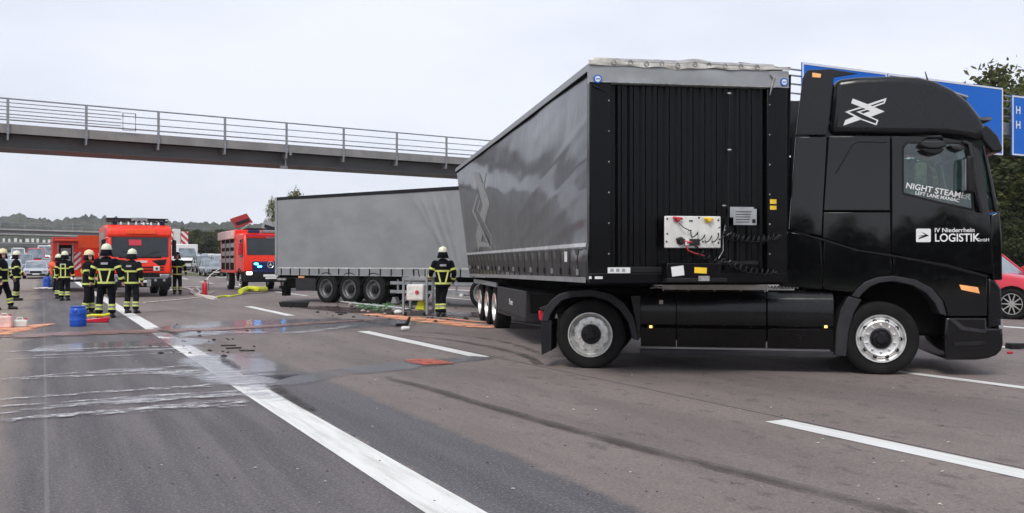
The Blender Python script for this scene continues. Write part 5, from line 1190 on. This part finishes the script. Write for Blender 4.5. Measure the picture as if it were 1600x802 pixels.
for i, (xp, Y, pt, lb, H) in enumerate(((323, 92, 'darkcar', 'dark car in the queue right of the white motorhome', 1.65), (338, 82, 'greycar', 'grey green car in the queue left of the fire engine with flashers', 1.5), (318, 118, 'bluegreycar', 'blue grey car farther back in the queue', 1.5),
    (330, 128, 'silvercar', 'silver car far back in the queue', 1.5), (342, 112, 'white', 'white car far back in the queue behind the fire engine', 1.6), (308, 135, 'darkcar', 'dark car at the far end of the queue', 1.5), (350, 100, 'silvercar', 'silver car behind the fire engine with flashers', 1.55))):
    rc('car', lb, 'car', xp, 0, Y=Y, paint=pt, H=H)
for i, (xp, Y, pt, H, lb) in enumerate(((66, 170, 'white', 2.6, 'white van at the far end of the left queue'), (48, 135, 'silvercar', 1.5, 'silver car behind the emergency van'), (28, 120, 'white', 2.3, 'white van far back above the left firefighter'), (12, 130, 'bluegreycar', 1.6, 'blue grey car at the left edge far back'), (92, 125, 'greycar', 1.6, 'grey car far back beside the equipment truck'))):
    rc('van' if H > 2 else 'car', lb, 'van' if H > 2 else 'car', xp, 0, Y=Y, paint=pt, H=H, van=H > 2)
# red SUV right of the cab nose, heading right
h = R(-50); wx, wy = -.85, -.87
car('car', 'red sport utility car seen right of the black cab nose', 'car', (px(1583, 24.3)-(wx*cos(h)-wy*sin(h)), 24.3-(wx*sin(h)+wy*cos(h)), 0), h, L=4.6, Wd=1.9, H=1.98, paint='redpaint', wr=.41)

# ------------------------------------------------------------------ people
def person(label, xp, yf, face, H=1.93, la=None, ra=None, lf=(0., .14), rf=(0., -.14), straps='V', tank=False, bareface=False, gloves=False, helmetm='helmet', turn=0., gear='gear', group='firefighters on the road', lean_=0.):
    X, Y = gp(xp, yf); s = H/1.93
    o = thing('person', label, 'person', (X, Y, 0), face, group); o.scale = (s, s, s)
    # local: +x is forwards, +y is left
    hz_ = 1.0
    def joint(f, hy): return (Vector((0, hy*.75, .96)), Vector(((f[0])*.5+.03, f[1]*.95, .52)), Vector((f[0], f[1], .10)))
    LL, RL = joint(lf, .12), joint(rf, -.12)
    def arm(sg, spec):
        sh = Vector((lean_*.5, sg*.215, 1.455)); e, w = spec or ((-.03, .07, -.29), (.08, .01, -.25)); el = sh+Vector((e[0], sg*e[1], e[2])); return sh, el, el+Vector((w[0], sg*w[1], w[2]))
    LA, RA_ = arm(1, la), arm(-1, ra)
    hd = Vector((lean_+.02, 0, 1.70))
    def rm(b, name, m, vox, par):
        q = b.build(name, m, par, smooth=180); r = q.modifiers.new('remesh', 'REMESH'); r.mode = 'VOXEL'; r.voxel_size = vox; r.use_smooth_shade = True
        sm_ = q.modifiers.new('smooth', 'SMOOTH'); sm_.factor = .5; sm_.iterations = 3; return q
    # body: one continuous surface, head with face, torso, limbs, hands with five fingers
    b = MB(); rot = Matrix.Rotation(turn, 3, 'Z')
    def hp(v): return hd+rot@Vector(v)
    b.ball(hp((0, 0, .02)), (.095, .078, .115), 10, rot); b.ball(hp((.03, 0, -.06)), (.07, .058, .06), 8, rot)
    b.cap(hp((.098, 0, -.01)), hp((.115, 0, -.035)), .012, .016, 6)
    b.cap(hp((.085, -.025, -.075)), hp((.085, .025, -.075)), .012, .012, 6)
    for sg in (-1, 1): b.ball(hp((0, sg*.08, -.01)), (.02, .012, .032), 6, rot)
    b.cap((lean_*.8, 0, 1.42), hp((-.01, 0, -.06)), .062, .055)
    b.loft([[(cx+rx*cos(a), ry*sin(a), z) for a in [2*pi*i/16 for i in range(16)]] for z, rx, ry, cx in ((.88, .11, .15, 0), (1.1, .105, .14, lean_*.3), (1.35, .115, .18, lean_*.6), (1.47, .08, .15, lean_*.8), (1.5, .05, .06, lean_*.8))])
    for J in (LL, RL): b.cap(J[0], J[1], .08, .055); b.cap(J[1], J[2], .052, .04); b.cap(J[2]-Vector((.04, 0, .05)), J[2]+Vector((.14, 0, -.06)), .035, .03)
    for sg, A in ((1, LA), (-1, RA_)):
        b.cap(A[0], A[1], .048, .038); b.cap(A[1], A[2], .038, .027)
        d = (A[2]-A[1]).normalized(); f0 = Vector((1, 0, 0)); side_ = d.cross(f0)
        if side_.length < .1: side_ = Vector((0, 1, 0))
        side_.normalize(); f1 = side_.cross(d).normalized()   # knuckle line
        pc = A[2]+d*.05; b.cap(A[2]+d*.01, pc+d*.04, .03, .033)
        for k, (off, ln, cu) in enumerate(((-.03, .060, .25), (-.010, .072, .2), (.010, .068, .25), (.029, .052, .35))):
            p0 = pc+d*.035+f1*off; p1 = p0+d*ln*.5+side_*(-sg*.01); p2 = p1+d*ln*.45+side_*(-sg*ln*cu); b.cap(p0, p1, .0115, .0105, 6); b.cap(p1, p2, .0105, .009, 6)
        p0 = pc-d*.01+f1*.034; p1 = p0+f1*.028+d*.025; b.cap(p0, p1, .0125, .012, 6); b.cap(p1, p1+d*.03, .012, .010, 6)
    rm(b, 'body', 'skin', .0105, o)
    for sg in (-1, 1): MB().ball(hp((.088, sg*.03, .012)), .011, 5).build('eye', 'hair', o)
    # jacket
    JT = [(.80, .165, .205), (.90, .162, .203), (1.0, .155, .195), (1.1, .152, .195), (1.22, .16, .21), (1.36, .165, .228), (1.45, .145, .21), (1.51, .10, .14), (1.56, .075, .085)]
    def jr(z):
        return lerp([(a_[0], a_[1]) for a_ in JT], z), lerp([(a_[0], a_[2]) for a_ in JT], z), lean_*max(0, (z-.9)/.7)
    j = MB(); N = 24; rnd = random.Random(int(xp*7))
    j.loft([[(cx+rx*cos(a)*(1+.03*sin(a*5+z*9)), ry*sin(a), z) for a in [2*pi*i/N for i in range(N)]] for z, rx, ry, cx in [(z, *jr(z)) for z, _, _ in JT]])
    for A in (LA, RA_):
        j.cap(A[0]-Vector((0, 0, .015)), A[1], .088, .07); j.cap(A[1], A[2]-(A[2]-A[1])*.06, .072, .056)
    rm(j, 'jacket', gear, .014, o)
    t = MB()
    for J in (LL, RL):
        t.cap(J[0], J[1], .115, .088); t.cap(J[1]+Vector((0, 0, .04)), J[2]+Vector((-.01, 0, .10)), .088, .080)
        t.lathe([(.082, .0), (.092, .02), (.088, .12)], 14, (J[2].x-.01, J[2].y, J[2].z+.03), 'z')
    rm(t, 'trousers', gear, .014, o)
    for J in (LL, RL):
        bt = MB(); a = J[2]; bt.cap(a+Vector((-.03, 0, -.035)), a+Vector((.15, 0, -.052)), .058, .046); bt.cap(a+Vector((-.015, 0, -.03)), a+Vector((-.01, 0, .12)), .062, .062); rm(bt, 'boot', 'boot', .014, o)
        bs_ = MB().box(a.x-.09, a.x+.2, a.y-.052, a.y+.052, .0, .028).build('boot_sole', 'rubber', o, .01)
    for sg, A in ((1, LA), (-1, RA_)):
        d = (A[2]-A[1]).normalized()
        if gloves:
            gl = MB(); gl.cap(A[2]-d*.06, A[2]+d*.05, .045, .042)
            for k in range(4): gl.cap(A[2]+d*.05+Vector((-.03+.02*k, 0, 0)), A[2]+d*.12+Vector((-.03+.02*k, -sg*.02, 0)), .016, .013, 6)
            gl.cap(A[2]+d*.03, A[2]+d*.07+Vector((.06, 0, 0)), .017, .014, 6); rm(gl, 'glove', 'glove', .01, o)
    # reflective bands
    def band(p0, p1, t_, r, wd=.028, m='reflex'):
        p0, p1 = Vector(p0), Vector(p1); c = p0.lerp(p1, t_); d = (p1-p0).normalized(); MB().tube([c-d*wd, c-d*wd*.9, c+d*wd*.9, c+d*wd], [r*.9, r, r, r*.9], 14).build('reflective_band', m, o)
    def tband(z, wd=.026, m='reflex', ex=.012):
        MB().loft([[(cx+(rx*(1+.03*sin(a*5+z*9))+e)*cos(a), (ry+e)*sin(a), zz) for a in [2*pi*i/N for i in range(N)]] for zz, e in ((z-wd, ex-.01), (z-wd*.9, ex), (z+wd*.9, ex), (z+wd, ex-.01)) for rx, ry, cx in [jr(zz)]]).build('reflective_band', m, o)
    tband(.90); tband(1.235)
    for A in (LA, RA_): band(A[0], A[1], .62, .094); band(A[1], A[2], .70, .073)
    for J in (LL, RL):
        ta, tb_ = J[1]+Vector((0, 0, .04)), J[2]+Vector((-.01, 0, .10)); band(ta, tb_, .66, .096, .024); band(ta, tb_, .93, .096, .024)
        band(ta, tb_, .80, .0935, .010, 'reflexsilver')
    def sp(pts, fr=-1, wd=.022):   # strip over the torso surface
        L_ = []; 
        for y, z in pts:
            rx, ry, cx = jr(z); ux = sqrt(max(.05, 1-(y/ry)**2)); L_.append(Vector((cx+fr*(rx+.014)*ux*1.02, y, z)))
        m_ = MB(); m_.loft([[p+Vector((0, -wd, 0)), p+Vector((fr*.008, -wd*.8, 0)), p+Vector((fr*.008, wd*.8, 0)), p+Vector((0, wd, 0))] for p in L_]); m_.build('reflective_strip', 'reflex', o)
    for fr in (-1, 1):
        if straps == 'V':
            for sg in (-1, 1): sp([(sg*(.14-.075*i/8), 1.24-.33*i/8) for i in range(9)], fr)
        elif straps == 'I':
            for sg in (-1, 1): sp([(sg*.085, 1.40-.48*i/8) for i in range(9)], fr)
        elif straps == 'O': sp([(.02, 1.26-.34*i/8) for i in range(9)], fr)
    MB().grid(lambda a, c: (lambda y, z: (jr(z)[2]-(jr(z)[0]+.018)*sqrt(max(.05, 1-(y/jr(z)[1])**2)), y, z))(-.085+.17*a, 1.36+.055*c), 6, 2).build('back_patch', 'label', o)
    # helmet with brim, crest and neck cloth
    hm_ = MB(); hm_.lathe([(.130, -.005), (.143, .002), (.141, .012), (.126, .018), (.124, .055), (.110, .098), (.080, .13), (.042, .146), (.0, .150)], 24, tuple(hp((.0, 0, .045))), 'z', 1.08, .96); hm_.build('helmet', helmetm, o, smooth=50)
    MB().tube([hp((.14, 0, .08)), hp((.1, 0, .155)), hp((0, 0, .20)), hp((-.1, 0, .155)), hp((-.14, 0, .08))], .012, 6).build('helmet_crest', helmetm, o)
    MB().tube([hp((.141*cos(a), .125*sin(a), .066)) for a in [2*pi*i/20 for i in range(20)]], .007, 5, True).build('helmet_band', 'reflexsilver', o)
    nc = MB(); nc.loft([[tuple(hp(((.105+.02*k)*cos(a)-.015, (.10+.025*k)*sin(a), .05-.085*k))) for a in [R(62)+R(236)*i/14 for i in range(15)]] for k in range(3)], False); q = nc.build('neck_cloth', gear, o, smooth=60); so_ = q.modifiers.new('thick', 'SOLIDIFY'); so_.thickness = .012
    if tank:
        MB().cap((-.24, 0, 1.05), (-.24, 0, 1.42), .075, .075, 14).build('air_bottle', 'hivis', o); MB().box(-.19, -.15, -.13, .13, .98, 1.46).build('harness_plate', 'darkplastic', o, .02)
    return o
AW = R(90)
person('firefighter walking at the left picture edge, face turned to the group', 3, 484, R(10), 1.96, lf=(.22, .12), rf=(-.18, -.12), la=((.05, .05, -.29), (.16, -.02, -.18)), turn=R(-40), straps='O', gloves=True, helmetm='helmetyellow')
person('firefighter with yellow breathing gear strap, second from the left edge', 25, 470, R(30), 1.97, lf=(.05, .11), rf=(-.05, -.11), straps='I', la=((.02, .05, -.29), (.2, -.02, -.12)), ra=((.02, .05, -.29), (.2, -.02, -.12)))
person('firefighter with vertical back strips standing at the red equipment truck', 101, 470, R(95), 1.96, straps='I', lf=(0, .11), rf=(0, -.11))
person('firefighter with an orange shoulder cloth half hidden beside the equipment truck', 91, 467, R(70), 1.86, gear='gearworn', straps='O', lf=(.04, .1), rf=(-.04, -.1))
person('firefighter in profile with face showing, left of the blue drum group', 138, 492, R(5), 1.88, helmetm='helmetyellow', gear='gearworn', straps='O', turn=R(-35), lf=(.06, .1), rf=(-.05, -.1), la=((.06, .03, -.28), (.22, -.02, -.08)), ra=((.04, .04, -.28), (.2, -.02, -.1)))
person('tallest firefighter seen from behind with a V of yellow strips on his back', 166, 497, R(97), 2.03, straps='V', la=((-.02, .11, -.27), (.06, .05, -.24)), ra=((-.02, .11, -.27), (.06, .05, -.24)), lf=(0, .17), rf=(0, -.14))
person('firefighter seen from behind standing on the white line right of the tallest one', 206, 490, R(80), 1.92, gear='gearworn', turn=R(-20), straps='O', la=((-.02, .1, -.27), (.08, .02, -.24)), ra=((-.02, .08, -.28), (.1, -.03, -.22)), lf=(0, .15), rf=(0, -.13))
person('firefighter facing the camera right of the big fire engine bumper', 277, 460, R(-80), 2.0, straps='O', helmetm='gear', la=((-.02, .12, -.27), (.05, .04, -.25)), lf=(.03, .13), rf=(-.02, -.12), gloves=True)
person('lone firefighter seen from behind standing at the metal trolley', 692, 495, R(96), 1.96, straps='V', la=((.02, .10, -.26), (.2, .02, -.12)), ra=((.0, .09, -.27), (.14, -.02, -.2)), lf=(.03, .12), rf=(-.06, .0), gloves=True)
q = MB(); X, Y = gp(85, 467); q.cap((X-.1, Y, 1.38), (X+.15, Y-.05, 1.3), .14, .11, 10); q.cap((X-.12, Y, 1.3), (X-.1, Y, 1.0), .1, .06, 8)
tag(q.build('bag', 'handset'), 'orange bag hanging over the shoulder of the half hidden firefighter', 'bag')

# ------------------------------------------------------------------ things on the road
def drum(xp, yp, Rr, Hh, label, tilt=0, m='barrel'):
    X, Y = gp(xp, yp); o = thing('drum', label, 'drum', (X, Y, gz(Y)), 0)
    b = MB().lathe([(.0, 0), (Rr*.9, 0), (Rr*.98, .03), (Rr, .08), (Rr, Hh*.3), (Rr*1.03, Hh*.33), (Rr, Hh*.36), (Rr, Hh*.66), (Rr*1.03, Hh*.69), (Rr, Hh*.72), (Rr, Hh-.08), (Rr*.95, Hh-.03), (Rr*.8, Hh), (0, Hh)], 28, (0, 0, 0), 'z').build('barrel', m, o, smooth=50)
    l_ = MB().lathe([(Rr*.86, Hh-.02), (Rr*.88, Hh+.03), (Rr*.3, Hh+.035), (.0, Hh+.03)], 24, (0, 0, 0), 'z').build('lid', m, o)
    MB().box(-.05, .05, -Rr*1.06, -Rr*.96, Hh*.75, Hh*.9).build('handle', m, o, .01)
    return o
drum(122, 510, .185, .44, 'blue plastic drum standing on the hard shoulder by the tall firefighter')
d2 = drum(75, 450, .26, .62, 'second blue drum standing farther back beside the equipment truck')
X, Y = gp(78, 452); b = thing('tarpaulin', 'grey white sheet lying beside the farther blue drum', 'sheet', (X, Y-.5, 0)); MB().grid(lambda a, c: (-.6+1.3*a, -.4+.8*c, .05+.12*abs(noise.noise(Vector((a*4, c*4, 1))))), 12, 8).build('cloth', 'dirtywhite', b)
def can(xp, yp, w, hh, m, label, rz=0.):
    X, Y = gp(xp, yp); o = thing('canister', label, 'canister', (X, Y, 0), rz)
    MB().box(-w/2, w/2, -w*.3, w*.3, 0, hh).build('tank', m, o, .04, 3); MB().tube([(-w*.25, 0, hh), (-w*.22, 0, hh+.05), (w*.12, 0, hh+.05), (w*.15, 0, hh)], .015, 6).build('handle', m, o)
    MB().lathe([(.03, 0), (.03, .04), (0, .04)], 10, (w*.33, 0, hh-.005), 'z').build('cap', 'redcap', o); return o
can(8, 513, .32, .28, 'pink', 'orange red canister on the hard shoulder at the left edge', .2); can(32, 512, .30, .18, 'dirtywhite', 'white plastic canister lying next to the orange one', .4)
X, Y = gp(150, 504); o = thing('hose_tray', 'red tray with yellow tool lying between drum and firefighter', 'tool', (X, Y, 0), .2)
MB().prism([(-.28, 0), (.28, 0), (.34, .14), (-.34, .08)], -.1, .1).build('tray', 'redpaint', o, .02); MB().tube([(-.3, .02, .14), (-.1, 0, .18), (.15, .05, .17), (.3, .1, .2)], .035, 7).build('yellow_tool', 'hivis', o)
# extinguisher
X, Y = gp(320, 462); o = thing('fire_extinguisher', 'red fire extinguisher standing on the road among hoses', 'extinguisher', (X, Y, 0))
MB().lathe([(0, 0), (.10, 0), (.115, .03), (.115, .50), (.09, .58), (.04, .62), (.03, .66), (0, .66)], 20, (0, 0, 0), 'z').build('cylinder', 'redpaint', o); MB().box(-.03, .09, -.02, .02, .66, .70).build('lever', 'darkplastic', o)
MB().tube([(.03, 0, .64), (.16, 0, .6), (.17, 0, .25)], .014, 6).build('discharge_hose', 'cable', o)
# lance pipe leaning behind it and hoses
def ghose(name, pts, r, m, label, cat='hose', closed=False):
    P = []
    for a, b_, z in pts: X, Y = gp(a, b_); P.append((X, Y, gz(Y)+r+z))
    Q = [];
    for i in range(len(P)-1):
        p0, p1, p2, p3 = [Vector(P[max(0, min(len(P)-1, i+k))]) for k in (-1, 0, 1, 2)]
        for q_ in range(5): u = q_/5; Q.append(.5*((2*p1)+(p2-p0)*u+(2*p0-5*p1+4*p2-p3)*u*u+(3*p1-p0-3*p2+p3)*u**3))
    Q.append(Vector(P[-1])); return tag(MB().tube(Q, r, 7).build(name, m), label, cat)
ghose('hose', [(288, 450, 0), (305, 449, 0), (316, 450, .0), (322, 447, .2), (328, 443, .5), (343, 440, .9)], .035, 'hose', 'pale hose rising behind the extinguisher')
ghose('hose', [(285, 451, 0), (296, 453, 0), (302, 457, 0), (312, 463, 0), (330, 466, 0), (338, 468, 0)], .05, 'hose', 'thick pale hose end lying before the extinguisher')
ghose('hose', [(225, 474, 0), (262, 471, 0), (300, 467, 0), (318, 465, 0)], .022, 'hose', 'thin pale hose lying between the firefighters and the extinguisher')
ghose('hose', [(300, 455, 0), (303, 461, 0), (312, 458, .05), (305, 454, .1), (298, 459, .05), (309, 462, .02), (316, 457, .05), (325, 459, 0), (334, 457, 0)], .03, 'dirtywhite', 'coiled white hose bunch left of the extinguisher')
ghose('hose', [(338, 466, 0), (350, 464, 0), (362, 464, 0), (376, 461, .0)], .035, 'hivis', 'thin yellow hose right of the extinguisher')
ghose('hose', [(376, 461, .05), (388, 458, .1), (402, 459, .1), (415, 457, .05)], .12, 'hivis', 'thick yellow hose bundle in front of the fire engine with flashers')
ghose('hose', [(318, 441, 0), (330, 436, 0), (345, 437, .0), (355, 441, .3)], .03, 'dirtywhite', 'pale hose far behind leading to the fire engine')
ghose('pole', [(530, 473, .02), (560, 477, .02), (600, 481, .02), (640, 486, .02)], .03, 'curtstripe', 'pale pole lying on the road before the grey trailer', 'pole')
# torn plastic part
X, Y = gp(460, 480); o = thing('plastic_debris', 'dark torn plastic panel lying alone left of the trailer axles', 'debris', (X, Y, 0), .1)
MB().prism([(-.45, .02), (.42, 0), (.48, .16), (-.5, .18)], -.12, .12).build('panel', 'darkplastic', o, .02); MB().prism([(-.4, .16), (.42, .15), (.38, .2), (-.42, .2)], -.10, .10).build('panel_lip', 'plastic', o, .01)
X, Y = gp(632, 510); o = thing('torn_part', 'small black torn bracket near the orange powder', 'debris', (X, Y, 0), .3)
MB().box(-.2, .06, -.08, .08, 0, .07).cap((.05, 0, .05), (.12, 0, .2), .05, .03, 6).build('bracket', 'darkplastic', o, .01)
X, Y = gp(634, 517); tag(MB().cap((X-.06, Y, .05), (X+.06, Y, .06), .05, .04, 8).build('paper_cup', 'dirtywhite'), 'crumpled white cup below the small black bracket', 'cup')
X, Y = gp(622, 491); tag(MB().ball((X, Y, .06), (.13, .1, .07), 8).build('plastic_bag', 'dirtywhite'), 'small white bag left of the metal trolley', 'bag')
X, Y = gp(1590, 545); o = thing('torn_grille', 'black ribbed grille piece lying at the right picture edge', 'debris', (X, Y, 0), -.1)
for k in range(5): MB().box(-.16, .3, -.12+k*.05, -.10+k*.05, .01+.0*k, .09).build('rib', 'darkplastic', o, .003)
MB().box(-.16, -.13, -.13, .12, .0, .07).build('frame', 'darkplastic', o, .003)
X, Y = gp(1578, 553); tag(MB().box(X-.04, X+.04, Y-.03, Y+.03, .0, .04).build('lens_fragment', 'redlamp', None, .01), 'small dark red lens fragment near the ribbed grille piece', 'debris')
X, Y = gp(400, 546); 
for k, (a, b_, rz) in enumerate(((357, 541, .2), (386, 549, -.1), (365, 545, .5))):
    X, Y = gp(a, b_); tag(MB().box(X-.13, X+.13, Y-.02, Y+.02, .0, .025, Matrix.Rotation(rz, 3, 'Z')).build('splinter', 'crumbs', None, .005), ('thin black splinter nearest the dark gouge', 'longer black splinter right of the solid line', 'middle one of three black splinters')[k], 'debris')
# trolley with control box
X, Y = gp(653, 493); o = thing('trolley', 'grey metal frame trolley carrying a white box with a red dot', 'trolley', (X, Y, 0), R(-12))
for x in (-.34, .34):
    for y in (-.25, .35): MB().box(x-.03, x+.03, y-.03, y+.03, .04, 1.08 if y > 0 or x < 0 else 1.3).build('post', 'steel', o, .005)
for x in (-.34, .34): MB().box(x-.02, x+.02, -.22, .32, .12, .17).box(x-.02, x+.02, -.22, .32, 1.0, 1.06).build('side_bar', 'steel', o)
for y in (-.25, .35): MB().box(-.31, .31, y-.02, y+.02, .98, 1.08).build('cross_bar', 'steel', o, .005)
MB().box(-.25, .25, -.29, .1, .42, .88).build('control_box', 'dirtywhite', o, .05, 3)
MB().lathe([(.055, -.30), (.055, -.315), (0, -.315)], 16, (.07, 0, .66)).build('red_dot', 'redcap', o); MB().box(-.16, -.05, -.3, -.292, .63, .70).build('label_strip', 'print', o)
MB().prism([(-.06, .16), (.22, .16), (.16, .42), (.04, .42)], -.1, .1).build('yellow_cone', 'hivis', o, .02)
for x in (-.28, .28): MB().lathe([(.05, -.02), (.05, .02), (0, .02)], 12, (x, -.25, .05)).build('caster', 'rubber', o)
MB().tube([(-.12, 0, 1.05), (-.15, 0, 1.28), (.0, 0, 1.3), (.05, 0, 1.05)], .015, 6).build('cable_loop', 'cable', o)
# ------------------------------------------------------------------ air
hz = MB().box(-1450, 1450, -160, 1150, -1.2, 130).build('haze', 'steel', smooth=0)
ht = NT('thin_haze'); hv = ht.n('VolumePrincipled'); hv.inputs['Color'].default_value = (.93, .95, 1, 1); hv.inputs['Density'].default_value = .00024; hv.inputs['Anisotropy'].default_value = .2
ht.l(hv.outputs[0], ht.out.inputs['Volume']); hz.data.materials[0] = ht.m
stuff(hz, 'thin pale haze in the damp air')
